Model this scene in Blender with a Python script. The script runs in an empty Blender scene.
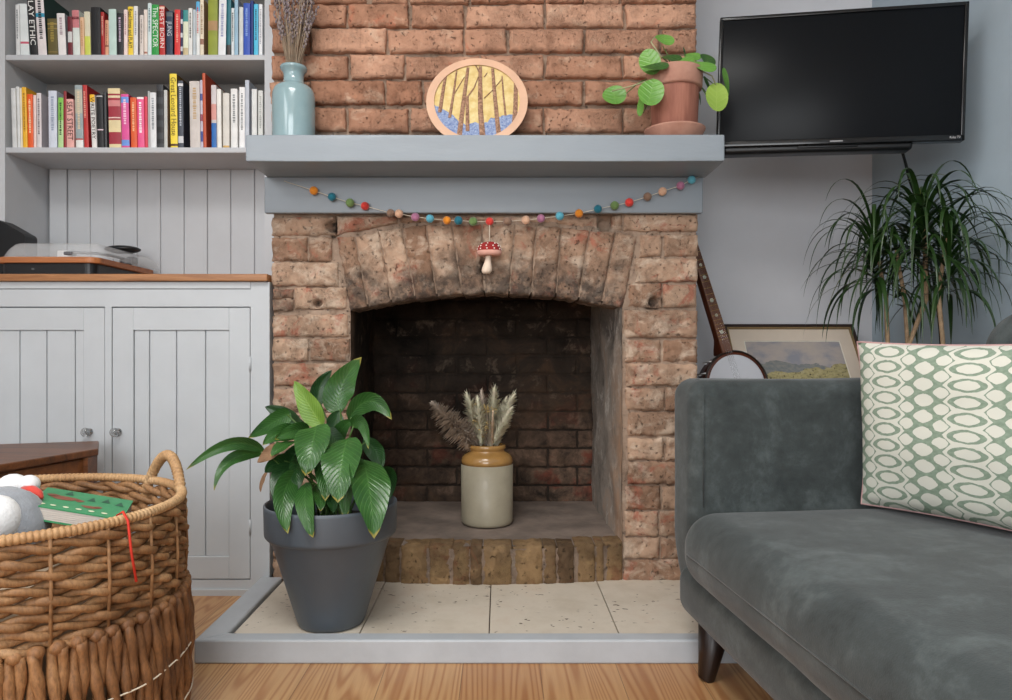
import bpy, math, random
from mathutils import Vector, Matrix, noise
R = math.radians
PI = math.pi
rnd = random.Random(7)
SC = bpy.context.scene
COL = SC.collection
CH = 0.675            # camera height
F = 720.0             # focal length in pixels of the 1012 x 700 frame

def P(px, py, Y):
    """the point at depth Y that the photograph shows at pixel px, py"""
    return Vector(((px - 500) * Y / F, Y, CH + (352 - py) * Y / F))

def lin(c):
    o = []
    for v in c[:3]:
        v = v / 255.0
        o.append(v / 12.92 if v <= 0.04045 else ((v + 0.055) / 1.055) ** 2.4)
    return (o[0], o[1], o[2], 1.0)

# ------------------------------------------------------------------ materials
class NT:
    def __init__(s, name):
        s.m = bpy.data.materials.new(name)
        s.m.use_nodes = True
        s.t = s.m.node_tree
        s.t.nodes.clear()
        s.out = s.t.nodes.new('ShaderNodeOutputMaterial')
        s.b = s.t.nodes.new('ShaderNodeBsdfPrincipled')
        s.t.links.new(s.b.outputs[0], s.out.inputs[0])
    def n(s, typ, ins=None, **kw):
        x = s.t.nodes.new('ShaderNode' + typ)
        for k, v in kw.items():
            setattr(x, k, v)
        for k, v in (ins or {}).items():
            s.put(x.inputs[k], v)
        return x
    def put(s, sock, v):
        if isinstance(v, bpy.types.NodeSocket):
            s.t.links.new(v, sock)
        elif isinstance(v, bpy.types.Node):
            s.t.links.new(v.outputs[0], sock)
        else:
            sock.default_value = v
    def coord(s, scale=(1, 1, 1), kind='Object'):
        tc = s.n('TexCoord')
        mp = s.n('Mapping', {'Vector': tc.outputs[kind], 'Scale': scale})
        return mp.outputs[0]
    def noise(s, scale, detail=4, rough=.55, vec=None, dist=0.0):
        return s.n('TexNoise', {'Scale': scale, 'Detail': detail, 'Roughness': rough, 'Distortion': dist,
                                'Vector': vec if vec is not None else s.coord()}).outputs[0]
    def ramp(s, fac, stops, interp='LINEAR'):
        r = s.n('ValToRGB', {'Fac': fac})
        r.color_ramp.interpolation = interp
        e = r.color_ramp.elements
        while len(e) < len(stops):
            e.new(0.5)
        for i, (p, c) in enumerate(stops):
            e[i].position = p
            e[i].color = c if len(c) == 4 else (c[0], c[1], c[2], 1)
        return r.outputs[0]
    def mix(s, fac, a, b, blend='MIX'):
        x = s.n('Mix', data_type='RGBA', blend_type=blend)
        s.put(x.inputs[0], fac); s.put(x.inputs[6], a); s.put(x.inputs[7], b)
        return x.outputs[2]
    def math(s, op, a, b=0.0, c=0.0, clamp=False):
        x = s.n('Math', operation=op, use_clamp=clamp)
        s.put(x.inputs[0], a); s.put(x.inputs[1], b); s.put(x.inputs[2], c)
        return x.outputs[0]
    def attr(s, name):
        return s.n('Attribute', attribute_name=name).outputs['Fac']
    def bump(s, h, strength=.3, dist=.005):
        x = s.n('Bump', {'Height': h, 'Strength': strength, 'Distance': dist})
        s.put(s.b.inputs['Normal'], x.outputs[0])
        return x
    def set(s, **kw):
        for k, v in kw.items():
            s.put(s.b.inputs[k.replace('_', ' ')], v)
        return s

def BW(a, b):
    return [(a, (0, 0, 0, 1)), (b, (1, 1, 1, 1))]

def shade(c, f):
    return tuple(min(255, max(0, v * f)) for v in c)

def mat(name, col, rough=.6, var=.06, vs=12, bump=0, bs=90, metal=0, spec=.5, col2=None, stretch=(1, 1, 1), sheen=0, coat=0, dist=.003):
    t = NT(name)
    vec = t.coord(stretch)
    nz = t.noise(vs, 5, .6, vec)
    a, b = (shade(col, 1 - var), shade(col, 1 + var)) if col2 is None else (col, col2)
    t.set(Base_Color=t.ramp(nz, [(.3, lin(a)), (.7, lin(b))]), Roughness=rough, Metallic=metal)
    t.b.inputs['Specular IOR Level'].default_value = spec
    if sheen:
        t.b.inputs['Sheen Weight'].default_value = sheen
        t.b.inputs['Sheen Roughness'].default_value = .4
    if coat:
        t.b.inputs['Coat Weight'].default_value = coat
        t.b.inputs['Coat Roughness'].default_value = .1
    if bump:
        t.bump(t.noise(bs, 4, .6, vec), bump, dist)
    return t.m

_cc = {}
def cmat(c, rough=.5):
    """plain print / card colour for small things"""
    k = (tuple(c), rough)
    if k not in _cc:
        _cc[k] = mat('print_%d_%d_%d' % tuple(int(v) for v in c[:3]), c, rough, .04, 30)
    return _cc[k]

# ------------------------------------------------------------------ mesh builder
class MB:
    def __init__(s):
        s.v = []; s.f = []; s.mi = []; s.uv = {}; s.at = {}; s.flat = set()
    def add(s, vs, fs, m=0, uvs=None, flat=False, **at):
        o = len(s.v)
        s.v.extend([Vector(p) for p in vs])
        for f in fs:
            if flat: s.flat.add(len(s.f))
            s.f.append(tuple(i + o for i in f)); s.mi.append(m)
        if uvs:
            for i, u in enumerate(uvs): s.uv[o + i] = u
        for k, l in at.items():
            d = s.at.setdefault(k, {})
            for i in range(len(vs)):
                d[o + i] = l[i] if isinstance(l, (list, tuple)) else l
        return o
    def box(s, x0, x1, y0, y1, z0, z1, m=0):
        vs = [(x0, y0, z0), (x1, y0, z0), (x1, y1, z0), (x0, y1, z0), (x0, y0, z1), (x1, y0, z1), (x1, y1, z1), (x0, y1, z1)]
        s.add(vs, [(0, 3, 2, 1), (4, 5, 6, 7), (0, 1, 5, 4), (1, 2, 6, 5), (2, 3, 7, 6), (3, 0, 4, 7)], m, flat=True)
    def hexa(s, q, m=0):
        """eight corners: bottom ring then top ring"""
        s.add(q, [(0, 3, 2, 1), (4, 5, 6, 7), (0, 1, 5, 4), (1, 2, 6, 5), (2, 3, 7, 6), (3, 0, 4, 7)], m, flat=True)
    def rbox(s, x0, x1, y0, y1, z0, z1, r, k=3, mid=1, m=0, fn=None):
        """box with rounded edges; mid = spans of the flat middle; fn bends the points"""
        c = Vector(((x0 + x1) / 2, (y0 + y1) / 2, (z0 + z1) / 2))
        h = ((x1 - x0) / 2, (y1 - y0) / 2, (z1 - z0) / 2)
        r = min(r, min(h) * .999)
        mids = mid if isinstance(mid, (tuple, list)) else (mid,) * 3
        par = []
        for a in range(3):
            inn = h[a] - r
            l = [-inn - r * math.tan(PI / 4 * (1 - i / k)) for i in range(k)]
            l += [-inn + 2 * inn * i / mids[a] for i in range(mids[a] + 1)]
            l += [inn + r * math.tan(PI / 4 * (i + 1) / k) for i in range(k)]
            par.append(l)
        idx = {}; vs = []; fs = []
        def vert(p):
            key = tuple(round(t, 6) for t in p)
            if key not in idx:
                q = [max(-(h[a] - r), min(h[a] - r, p[a])) for a in range(3)]
                d = Vector([p[a] - q[a] for a in range(3)])
                w = Vector(q) + (d.normalized() * r if d.length > 1e-9 else d) + c
                if fn: w = Vector(fn(w))
                idx[key] = len(vs); vs.append(w)
            return idx[key]
        for a in range(3):
            b, d = (a + 1) % 3, (a + 2) % 3
            for sgn in (-1, 1):
                for i in range(len(par[b]) - 1):
                    for j in range(len(par[d]) - 1):
                        q = []
                        for (ii, jj) in ((i, j), (i + 1, j), (i + 1, j + 1), (i, j + 1)):
                            p = [0, 0, 0]; p[a] = sgn * h[a]; p[b] = par[b][ii]; p[d] = par[d][jj]
                            q.append(vert(p))
                        fs.append(tuple(q) if sgn > 0 else tuple(reversed(q)))
        s.add(vs, fs, m)
    def tube(s, pts, rad, n=8, m=0, caps=True, closed=False, flatten=None):
        pts = [Vector(p) for p in pts]; L = len(pts)
        rads = rad if isinstance(rad, (list, tuple)) else [rad] * L
        vs = []; fs = []; ref = None
        for i, p in enumerate(pts):
            if closed: t = pts[(i + 1) % L] - pts[i - 1]
            else: t = pts[min(i + 1, L - 1)] - pts[max(i - 1, 0)]
            t = t.normalized() if t.length > 1e-9 else Vector((0, 0, 1))
            if ref is None: ref = Vector((0, 0, 1)) if abs(t.z) < .9 else Vector((1, 0, 0))
            a = (ref - t * ref.dot(t)).normalized(); ref = a
            b = t.cross(a)
            for k in range(n):
                an = 2 * PI * k / n
                vs.append(p + (a * math.cos(an) + b * math.sin(an)) * rads[i])
        for i in range(L if closed else L - 1):
            j = (i + 1) % L
            for k in range(n):
                k2 = (k + 1) % n
                fs.append((i * n + k, i * n + k2, j * n + k2, j * n + k))
        if caps and not closed:
            fs.append(tuple(reversed(range(n)))); fs.append(tuple((L - 1) * n + k for k in range(n)))
        s.add(vs, fs, m)
    def lathe(s, prof, c, n=40, m=0, sx=1, sy=1, ribs=0, rib_amp=0, rib_rng=(0, 0)):
        """prof: (radius, height) bottom to top"""
        c = Vector(c); vs = []; fs = []; L = len(prof)
        for r, z in prof:
            for k in range(n):
                a = 2 * PI * k / n
                rr = r
                if ribs and rib_rng[0] <= z <= rib_rng[1]: rr = r + rib_amp * math.cos(ribs * a)
                vs.append(c + Vector((rr * math.cos(a) * sx, rr * math.sin(a) * sy, z)))
        for i in range(L - 1):
            for k in range(n):
                k2 = (k + 1) % n
                fs.append((i * n + k, i * n + k2, (i + 1) * n + k2, (i + 1) * n + k))
        fs.append(tuple(reversed(range(n)))); fs.append(tuple((L - 1) * n + k for k in range(n)))
        s.add(vs, fs, m)
    def ball(s, c, r, n=12, m=0, sx=1, sy=1, sz=1, fn=None):
        c = Vector(c); vs = []; fs = []; h = max(4, n // 2 + 1)
        for i in range(h + 1):
            ph = PI * i / h
            for k in range(n):
                a = 2 * PI * k / n
                d = Vector((math.sin(ph) * math.cos(a) * sx, math.sin(ph) * math.sin(a) * sy, -math.cos(ph) * sz)) * r
                if fn: d = fn(d)
                vs.append(c + d)
        for i in range(h):
            for k in range(n):
                k2 = (k + 1) % n
                fs.append((i * n + k, i * n + k2, (i + 1) * n + k2, (i + 1) * n + k))
        s.add(vs, fs, m)
    def grid(s, fn, nu, nv, m=0, uv=True, **at):
        vs = []; us = []
        for j in range(nv + 1):
            for i in range(nu + 1):
                vs.append(fn(i / nu, j / nv)); us.append((i / nu, j / nv))
        fs = [(j * (nu + 1) + i, j * (nu + 1) + i + 1, (j + 1) * (nu + 1) + i + 1, (j + 1) * (nu + 1) + i)
              for j in range(nv) for i in range(nu)]
        s.add(vs, fs, m, us if uv else None, **at)
    def poly(s, pts, m=0):
        s.add(pts, [tuple(range(len(pts)))], m, flat=True)
    def prism(s, pts, off, m=0):
        """outline pts (3-D) pushed along off"""
        n = len(pts); off = Vector(off)
        vs = [Vector(p) for p in pts] + [Vector(p) + off for p in pts]
        fs = [tuple(range(n)), tuple(reversed(range(n, 2 * n)))]
        fs += [(i, n + i, n + (i + 1) % n, (i + 1) % n) for i in range(n)]
        s.add(vs, fs, m, flat=True)
    def build(s, name, mats, parent=None, loc=None, smooth=True):
        if not isinstance(mats, (list, tuple)): mats = [mats]
        me = bpy.data.meshes.new(name)
        inv = None
        if parent is not None: inv = world(parent).inverted()
        elif loc is not None: inv = Matrix.Translation(-Vector(loc))
        vs = [inv @ p for p in s.v] if inv else s.v
        me.from_pydata([tuple(p) for p in vs], [], s.f)
        for mm in mats: me.materials.append(mm)
        me.polygons.foreach_set('material_index', s.mi)
        me.polygons.foreach_set('use_smooth', [smooth and i not in s.flat for i in range(len(s.f))])
        if s.uv:
            ul = me.uv_layers.new(name='UVMap')
            for l in me.loops:
                ul.data[l.index].uv = s.uv.get(l.vertex_index, (0, 0))
        for k, d in s.at.items():
            a = me.attributes.new(k, 'FLOAT', 'POINT')
            a.data.foreach_set('value', [float(d.get(i, 0)) for i in range(len(s.v))])
        me.update()
        o = bpy.data.objects.new(name, me)
        COL.objects.link(o)
        if parent is not None: o.parent = parent
        elif loc is not None: o.location = loc
        return o

def world(o):
    return (world(o.parent) @ o.matrix_basis) if o.parent else o.matrix_basis.copy()

def tag(o, label=None, cat=None, group=None, kind=None):
    if label: o['label'] = label
    if cat: o['category'] = cat
    if group: o['group'] = group
    if kind: o['kind'] = kind
    return o

def thing(name, label, cat, loc=(0, 0, 0), rot=(0, 0, 0), group=None):
    o = bpy.data.objects.new(name, None)
    o.empty_display_size = .05
    COL.objects.link(o)
    o.location = loc; o.rotation_euler = rot
    return tag(o, label, cat, group)

def struct(name, mb, mats, smooth=False):
    return tag(mb.build(name, mats, smooth=smooth), kind='structure')

def copy_tree(o, parent=None):
    c = o.copy(); COL.objects.link(c)
    if parent is not None: c.parent = parent
    for ch in list(o.children): copy_tree(ch, c)
    return c

def text_part(name, body, size, mtx, m, parent, fit=None):
    """raised lettering as a mesh; mtx places the text's own x-y plane in the world; fit = longest run in metres"""
    cu = bpy.data.curves.new(name, 'FONT'); cu.body = body; cu.size = size; cu.align_x = 'CENTER'; cu.align_y = 'CENTER'
    cu.extrude = .0002; cu.resolution_u = 2
    tmp = bpy.data.objects.new('tmp', cu); COL.objects.link(tmp)
    dg = bpy.context.evaluated_depsgraph_get(); dg.update()
    me = bpy.data.meshes.new_from_object(tmp.evaluated_get(dg))
    bpy.data.objects.remove(tmp); bpy.data.curves.remove(cu)
    xs = [v.co.x for v in me.vertices]
    k = 1.0
    if fit and xs and max(xs) - min(xs) > 0: k = fit / (max(xs) - min(xs))
    me.transform(Matrix.Diagonal((k, min(1.0, k * 1.3) if k < 1 else 1.0, 1, 1)))
    me.transform(world(parent).inverted() @ mtx if parent is not None else mtx)
    me.name = name; me.materials.clear(); me.materials.append(m)
    o = bpy.data.objects.new(name, me); COL.objects.link(o)
    if parent is not None: o.parent = parent
    return o

def bez(a, b, c, t):
    """quadratic through b at t = .5"""
    a, b, c = Vector(a), Vector(b), Vector(c)
    q = b * 2 - (a + c) * .5
    return a * (1 - t) ** 2 + q * 2 * t * (1 - t) + c * t * t

def smooth(e0, e1, x):
    t = max(0., min(1., (x - e0) / (e1 - e0)))
    return t * t * (3 - 2 * t)

# ------------------------------------------------------------------ palette
M = {}
M['wall_pale'] = mat('wall_paint_pale', (214, 214, 218), .75, .015, 5, .06, 160)
M['wall_blue'] = mat('wall_paint_blue_grey', (172, 187, 197), .7, .03, 4, .06, 120)
M['white'] = mat('white_paint', (225, 224, 220), .7, .02, 4)
M['cab'] = mat('cabinet_paint', (192, 196, 199), .45, .02, 6, .05, 60)
M['bay_shade'] = mat('bookcase_bay_shade', (128, 124, 120), .7, .03, 6)  # shade of the shelf bays put into a darker colour
M['shelf'] = mat('shelf_paint', (190, 192, 195), .5, .02, 6, .04, 60)
M['mantel'] = mat('mantel_paint', (138, 146, 153), .38, .03, 7, .35, 34, stretch=(.25, 1, 1), dist=.004)
M['fascia'] = mat('fascia_paint', (138, 146, 153), .38, .03, 6, .12, 40, stretch=(.3, 1, 1))
M['black'] = mat('black_plastic', (18, 19, 21), .4, .05)
M['blackgloss'] = mat('black_gloss', (10, 11, 13), .18, .05)
M['chrome'] = mat('chrome', (200, 200, 200), .15, .03, metal=1)
M['brass'] = mat('brass', (180, 150, 80), .3, .05, metal=1)
M['cream'] = mat('cream_cord', (225, 215, 195), .8, .06)
M['soil'] = mat('potting_soil', (38, 30, 24), .95, .3, 60, .6, 120)

def wood(name, a, b, sc=(2, 30, 30), rough=.45, bump=.12, s=2.5):
    t = NT(name)
    v = t.coord(sc)
    n1 = t.noise(s, 6, .62, v, .6)
    n2 = t.noise(s * 5, 4, .6, v)
    f = t.math('ADD', t.math('MULTIPLY', n1, .7), t.math('MULTIPLY', n2, .3))
    t.set(Base_Color=t.ramp(f, [(.32, lin(a)), (.68, lin(b))]), Roughness=rough)
    t.bump(n2, bump, .002)
    return t.m
M['oak_top'] = wood('worktop_oak', (128, 82, 48), (186, 132, 86))
M['tt_wood'] = wood('turntable_veneer', (150, 88, 48), (196, 126, 76), s=1.5)
M['dark_wood'] = wood('dark_stained_table', (62, 36, 20), (128, 78, 44), (1.4, 14, 14), .4, .2)
M['box_wood'] = wood('warm_stained_wood', (92, 52, 26), (132, 80, 42), (1.4, 14, 14), .45, .15)
M['neck_wood'] = wood('banjo_mahogany', (62, 26, 14), (98, 48, 28), (20, 20, 3), .3, .05)
M['finger'] = wood('banjo_fingerboard', (88, 52, 36), (126, 82, 60), (20, 20, 3), .4, .05)
M['leg_wood'] = mat('sofa_leg_wood', (36, 25, 21), .35, .2, 20)

def floor_mat():
    t = NT('pine_floorboards')
    tc = t.n('TexCoord')
    sp = t.n('SeparateXYZ', {0: tc.outputs['Object']})
    W = .165
    xw = t.math('DIVIDE', t.math('ADD', sp.outputs[0], 5.03), W)
    pid = t.math('FLOOR', xw)
    fr = t.math('FRACT', xw)
    wn = t.n('TexWhiteNoise', {'W': pid}, noise_dimensions='1D')
    # each board gets its own piece of figure: stretched along Y, shifted by the board number
    cv = t.n('CombineXYZ', {0: t.math('MULTIPLY', sp.outputs[0], 1.0), 1: t.math('ADD', t.math('MULTIPLY', sp.outputs[1], .045), t.math('MULTIPLY', pid, 3.7)), 2: t.math('MULTIPLY', pid, 1.7)})
    big = t.noise(7.5, 2, .45, cv.outputs[0], .15)
    rings = t.math('SINE', t.math('MULTIPLY', big, 210.0))
    rings = t.math('MULTIPLY_ADD', rings, .5, .5)
    rings = t.math('POWER', rings, 2.2)
    cv2 = t.n('CombineXYZ', {0: t.math('MULTIPLY', sp.outputs[0], 1.0), 1: t.math('MULTIPLY', sp.outputs[1], .03), 2: pid})
    fine = t.noise(170, 3, .6, cv2.outputs[0])
    base = t.ramp(wn.outputs[0], [(0, lin((190, 146, 100))), (.35, lin((202, 162, 116))), (.7, lin((182, 136, 92))), (1, lin((208, 170, 126)))])
    dark = t.mix(1.0, base, lin((186, 132, 84)), 'MULTIPLY')
    c = t.mix(t.math('MULTIPLY', rings, .55), base, dark)
    c = t.mix(t.math('MULTIPLY', t.math('SUBTRACT', fine, .35, clamp=True), .8), c, lin((150, 100, 58)))
    # knots
    kv = t.n('TexVoronoi', {'Vector': t.n('Mapping', {'Vector': tc.outputs['Object'], 'Scale': (1, .6, 1)}).outputs[0], 'Scale': 4.2})
    c = t.mix(t.ramp(kv.outputs['Distance'], [(.0, (1, 1, 1, 1)), (.045, (.75, .75, .75, 1)), (.085, (0, 0, 0, 1))]), c, lin((92, 56, 32)))
    gap = t.math('MAXIMUM', t.math('LESS_THAN', fr, .007), t.math('GREATER_THAN', fr, .995))
    c = t.mix(t.math('MULTIPLY', gap, .5), c, lin((60, 36, 20)))
    t.set(Base_Color=c, Roughness=.42)
    t.bump(t.math('SUBTRACT', t.math('MULTIPLY', fine, .3), gap), .25, .002)
    return t.m
M['floor'] = floor_mat()

def tile_mat():
    t = NT('travertine_tile')
    n1 = t.noise(7, 6, .65)
    n2 = t.noise(90, 3, .6)
    c = t.ramp(n1, [(.3, lin((200, 188, 170))), (.55, lin((216, 206, 190))), (.75, lin((208, 192, 174)))])
    pit = t.ramp(t.noise(55, 2, .5, t.coord((1, 1.4, 1))), [(.30, (1, 1, 1, 1)), (.34, (0, 0, 0, 1))])
    msk = t.ramp(t.noise(5, 2, .5), BW(.4, .52))
    pit = t.math('MULTIPLY', pit, msk)
    c = t.mix(pit, c, lin((92, 74, 58)))
    t.set(Base_Color=c, Roughness=.5)
    t.bump(t.math('SUBTRACT', t.math('MULTIPLY', n2, .2), pit), .3, .002)
    return t.m
M['tile'] = tile_mat()
M['grout'] = mat('dark_grout', (84, 74, 66), .9, .1, 60)

def brick_mat(name, lo, hi, red, pale, redlv, palelv, rough=.88):
    t = NT(name)
    tone = t.attr('tone'); soot = t.attr('soot')  # soot also carries the shade painted inside brick holes
    c = t.ramp(tone, [(0, lin(lo)), (1, lin(hi))])
    nz = t.noise(26, 6, .68)
    n2 = t.noise(11, 5, .7, None, .8)
    n3 = t.noise(16, 5, .65, t.coord((1, 1, 1.3)), .5)
    c = t.mix(t.math('MULTIPLY', t.ramp(n2, BW(redlv, redlv + .09)), .75), c, lin(red))
    c = t.mix(t.math('MULTIPLY', t.ramp(n3, BW(palelv, palelv + .14)), .55), c, lin(pale))
    c = t.mix(1.0, c, t.ramp(nz, [(.28, (.60, .55, .52, 1)), (.46, (.92, .91, .9, 1)), (.6, (1.04, 1.04, 1.04, 1)), (.8, (1.22, 1.2, 1.16, 1))]), 'MULTIPLY')
    pit = t.ramp(t.noise(95, 3, .6), [(.30, (1, 1, 1, 1)), (.38, (0, 0, 0, 1))])
    c = t.mix(t.math('MULTIPLY', pit, .6), c, lin(shade(lo, .42)))
    ck = t.n('TexVoronoi', {'Scale': 30, 'Vector': t.n('VectorMath', {0: t.coord((.6, 1, 1.5)), 1: t.n('TexNoise', {'Scale': 24, 'Detail': 3}).outputs['Color']}, operation='ADD').outputs[0]}, feature='DISTANCE_TO_EDGE').outputs['Distance']
    ck = t.math('MULTIPLY', t.ramp(ck, [(.0, (1, 1, 1, 1)), (.035, (0, 0, 0, 1))]), t.ramp(t.noise(8, 3, .6), BW(.48, .62)))
    c = t.mix(t.math('MULTIPLY', ck, .7), c, lin(shade(lo, .5)))
    pit = t.math('MAXIMUM', pit, ck)
    sn = t.math('MULTIPLY', soot, t.ramp(t.noise(30, 5, .7), [(.35, (.3, .3, .3, 1)), (.55, (1, 1, 1, 1))]))
    c = t.mix(sn, c, lin((62, 56, 52)))
    t.set(Base_Color=c, Roughness=rough)
    t.b.inputs['Specular IOR Level'].default_value = .25
    t.bump(t.math('ADD', nz, t.math('MULTIPLY', t.math('SUBTRACT', 1, pit), .8)), .8, .008)
    return t.m
M['brick_up'] = brick_mat('brick_orange', (160, 116, 92), (200, 156, 130), (186, 114, 88), (208, 180, 156), .60, .56)
M['brick_lo'] = brick_mat('brick_scraped', (150, 118, 96), (190, 160, 136), (168, 100, 80), (216, 198, 178), .54, .49)
M['brick_yel'] = brick_mat('brick_firestep', (96, 76, 56), (146, 118, 84), (126, 86, 62), (166, 138, 98), .56, .56)
M['mortar'] = brick_mat('lime_mortar', (146, 124, 106), (176, 154, 136), (150, 116, 96), (196, 180, 162), .7, .56, .95)
def soot_mat(name, dark, mid, light, brn):
    t = NT(name)
    n1 = t.noise(5, 6, .7, None, .6); n2 = t.noise(14, 6, .72, None, .4); tone = t.attr('tone')
    c = t.ramp(n1, [(.28, lin(dark)), (.55, lin(mid)), (.8, lin(brn))])
    lv = t.math('ADD', n2, t.math('MULTIPLY', t.math('SUBTRACT', tone, .5), .30))
    c = t.mix(t.ramp(lv, BW(.56, .74)), c, lin(light))
    low = t.attr('soot')
    c = t.mix(t.math('MULTIPLY', low, t.ramp(n2, BW(.36, .62))), c, t.mix(t.ramp(t.noise(7, 4, .6), BW(.52, .6)), lin((124, 100, 84)), lin((120, 70, 56))))
    ash = t.attr('ash')
    c = t.mix(t.math('MULTIPLY', ash, t.ramp(t.noise(9, 6, .72), BW(.34, .62))), c, lin((186, 152, 126)))
    t.set(Base_Color=c, Roughness=.95)
    t.b.inputs['Specular IOR Level'].default_value = .15
    t.bump(t.noise(60, 5, .7), .5, .006)
    return t.m
M['soot'] = soot_mat('sooty_brick', (30, 27, 25), (62, 53, 46), (122, 106, 92), (100, 76, 58))
M['soot_side'] = soot_mat('sooty_render', (96, 90, 85), (160, 150, 140), (212, 204, 194), (188, 150, 122))
M['slab'] = mat('firebox_slab', (128, 114, 104), .9, .16, 9, .4, 50, col2=None)

def velvet():
    t = NT('grey_velvet')
    n1 = t.noise(8, 6, .68, None, .4); n2 = t.noise(40, 4, .65)
    f = t.math('ADD', t.math('MULTIPLY', n1, .75), t.math('MULTIPLY', n2, .25))
    c = t.ramp(f, [(.3, lin((46, 51, 51))), (.5, lin((64, 70, 70))), (.72, lin((94, 102, 102)))])
    t.set(Base_Color=c, Roughness=.8, Sheen_Weight=.2, Sheen_Roughness=.45)
    t.b.inputs['Specular IOR Level'].default_value = .2
    w = t.noise(420, 2, .5)
    t.bump(t.math('ADD', w, t.math('MULTIPLY', n2, .6)), .22, .002)
    return t.m
M['velvet'] = velvet()

def leafmat(name, c1, c2, vein, rough=.32, nv=11, tipc=None):
    t = NT(name)
    tc = t.n('TexCoord'); sp = t.n('SeparateXYZ', {0: tc.outputs['UV']})
    u = t.math('ABSOLUTE', t.math('SUBTRACT', sp.outputs[0], .5)); v = sp.outputs[1]
    c = t.ramp(t.noise(14, 4, .6), [(.3, lin(c1)), (.7, lin(c2))])
    rib = t.ramp(u, [(0, (1, 1, 1, 1)), (.035, (0, 0, 0, 1))])
    sv = t.math('FRACT', t.math('SUBTRACT', t.math('MULTIPLY', v, nv), t.math('MULTIPLY', u, nv * .55)))
    sv = t.ramp(t.math('ABSOLUTE', t.math('SUBTRACT', sv, .5)), [(0, (.6, .6, .6, 1)), (.2, (0, 0, 0, 1))])
    c = t.mix(t.math('MULTIPLY', t.math('MAXIMUM', rib, sv), .42), c, lin(vein))
    if tipc:
        c = t.mix(t.ramp(t.math('ADD', v, t.math('MULTIPLY', u, .12)), BW(.965, .995)), c, lin(tipc))
    t.set(Base_Color=c, Roughness=rough)
    t.b.inputs['Transmission Weight'].default_value = 0
    t.b.inputs['Subsurface Weight'].default_value = 0
    t.bump(sv, .35, .003)
    return t.m
M['lily'] = leafmat('lily_leaf', (34, 72, 30), (58, 104, 44), (96, 140, 74), .3, 13, (150, 140, 60))
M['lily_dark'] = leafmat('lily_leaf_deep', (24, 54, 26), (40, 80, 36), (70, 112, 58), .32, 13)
M['lily_pale'] = leafmat('lily_leaf_young', (92, 130, 44), (120, 156, 62), (160, 184, 96), .35, 13)
M['lily_brown'] = leafmat('lily_leaf_withered', (110, 80, 56), (158, 124, 94), (130, 98, 70), .8, 9)
M['lily_stem'] = mat('lily_stem', (74, 104, 46), .45, .15)
M['hoya'] = leafmat('round_leaf', (84, 134, 52), (108, 158, 66), (128, 172, 86), .38, 5)
M['hoya_dark'] = leafmat('round_leaf_deep', (40, 74, 30), (60, 98, 40), (80, 116, 54), .35, 5)
M['hoya_lime'] = leafmat('round_leaf_lime', (130, 160, 62), (150, 178, 78), (166, 188, 96), .4, 5)
M['drac'] = leafmat('strap_leaf', (24, 46, 18), (44, 72, 28), (54, 82, 36), .35, 1)
M['drac_light'] = leafmat('strap_leaf_pale', (96, 116, 44), (150, 150, 56), (160, 160, 80), .4, 1)
M['cane'] = mat('plant_cane', (168, 140, 110), .8, .15, 60, .3, 200)
M['terra'] = mat('terracotta', (158, 110, 92), .75, .1, 18, .2, 90, col2=(186, 140, 120))
M['terra_body'] = mat('terracotta_ribbed', (138, 84, 68), .7, .1, 10, .2, 60, col2=(176, 118, 98), stretch=(6, 6, .6))
M['pot'] = mat('grey_plastic_pot', (80, 88, 96), .42, .03, 8, .06, 200)
M['vase'] = mat('celadon_glaze', (128, 155, 160), .16, .06, 7, .04, 30, coat=.4, col2=(150, 174, 178))
M['jar_lo'] = mat('stoneware_body', (158, 150, 130), .48, .07, 10, .05, 40, coat=.08)
M['jar_hi'] = mat('stoneware_ochre_glaze', (166, 126, 72), .22, .1, 12, .04, 40, coat=.5)
# ================================================================== the room
CZ2 = 2.45
YB = 2.5                      # back wall of the right alcove
CORN = (1.292, YB)
WD = Vector((.0963, -.9954))  # direction of the right wall, coming towards the camera
WEND = (CORN[0] + WD.x * 5.15, CORN[1] + WD.y * 5.15)
YR = WEND[1]
XL = -1.54
mb = MB(); mb.box(XL - .1, 2.2, YR - .1, 2.62, -.08, 0)
struct('floor', mb, M['floor'])
mb = MB(); mb.box(XL - .1, 2.2, YR - .1, 2.62, CZ2, CZ2 + .08)
struct('ceiling', mb, M['white'])
mb = MB(); mb.box(.545, CORN[0], YB, YB + .1, 0, CZ2); mb.box(-.66, .56, 2.66, 2.76, 0, CZ2)
struct('wall_back', mb, M['wall_pale'])
mb = MB(); mb.box(XL, -.63, 2.432, 2.53, 0, CZ2)
struct('wall_alcove', mb, M['wall_pale'])
nrm = Vector((WD.y, -WD.x)) * -1      # outwards, away from the room
mb = MB()
mb.hexa([(CORN[0], CORN[1], 0), (WEND[0], WEND[1], 0), (WEND[0] + nrm.x * .1, WEND[1] + nrm.y * .1, 0), (CORN[0] + nrm.x * .1, CORN[1] + .1, 0),
         (CORN[0], CORN[1], CZ2), (WEND[0], WEND[1], CZ2), (WEND[0] + nrm.x * .1, WEND[1] + nrm.y * .1, CZ2), (CORN[0] + nrm.x * .1, CORN[1] + .1, CZ2)])
struct('wall_right', mb, M['wall_blue'])
mb = MB(); mb.box(XL - .1, XL, YR, 2.53, 0, CZ2)
struct('wall_left', mb, M['wall_pale'])
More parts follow.
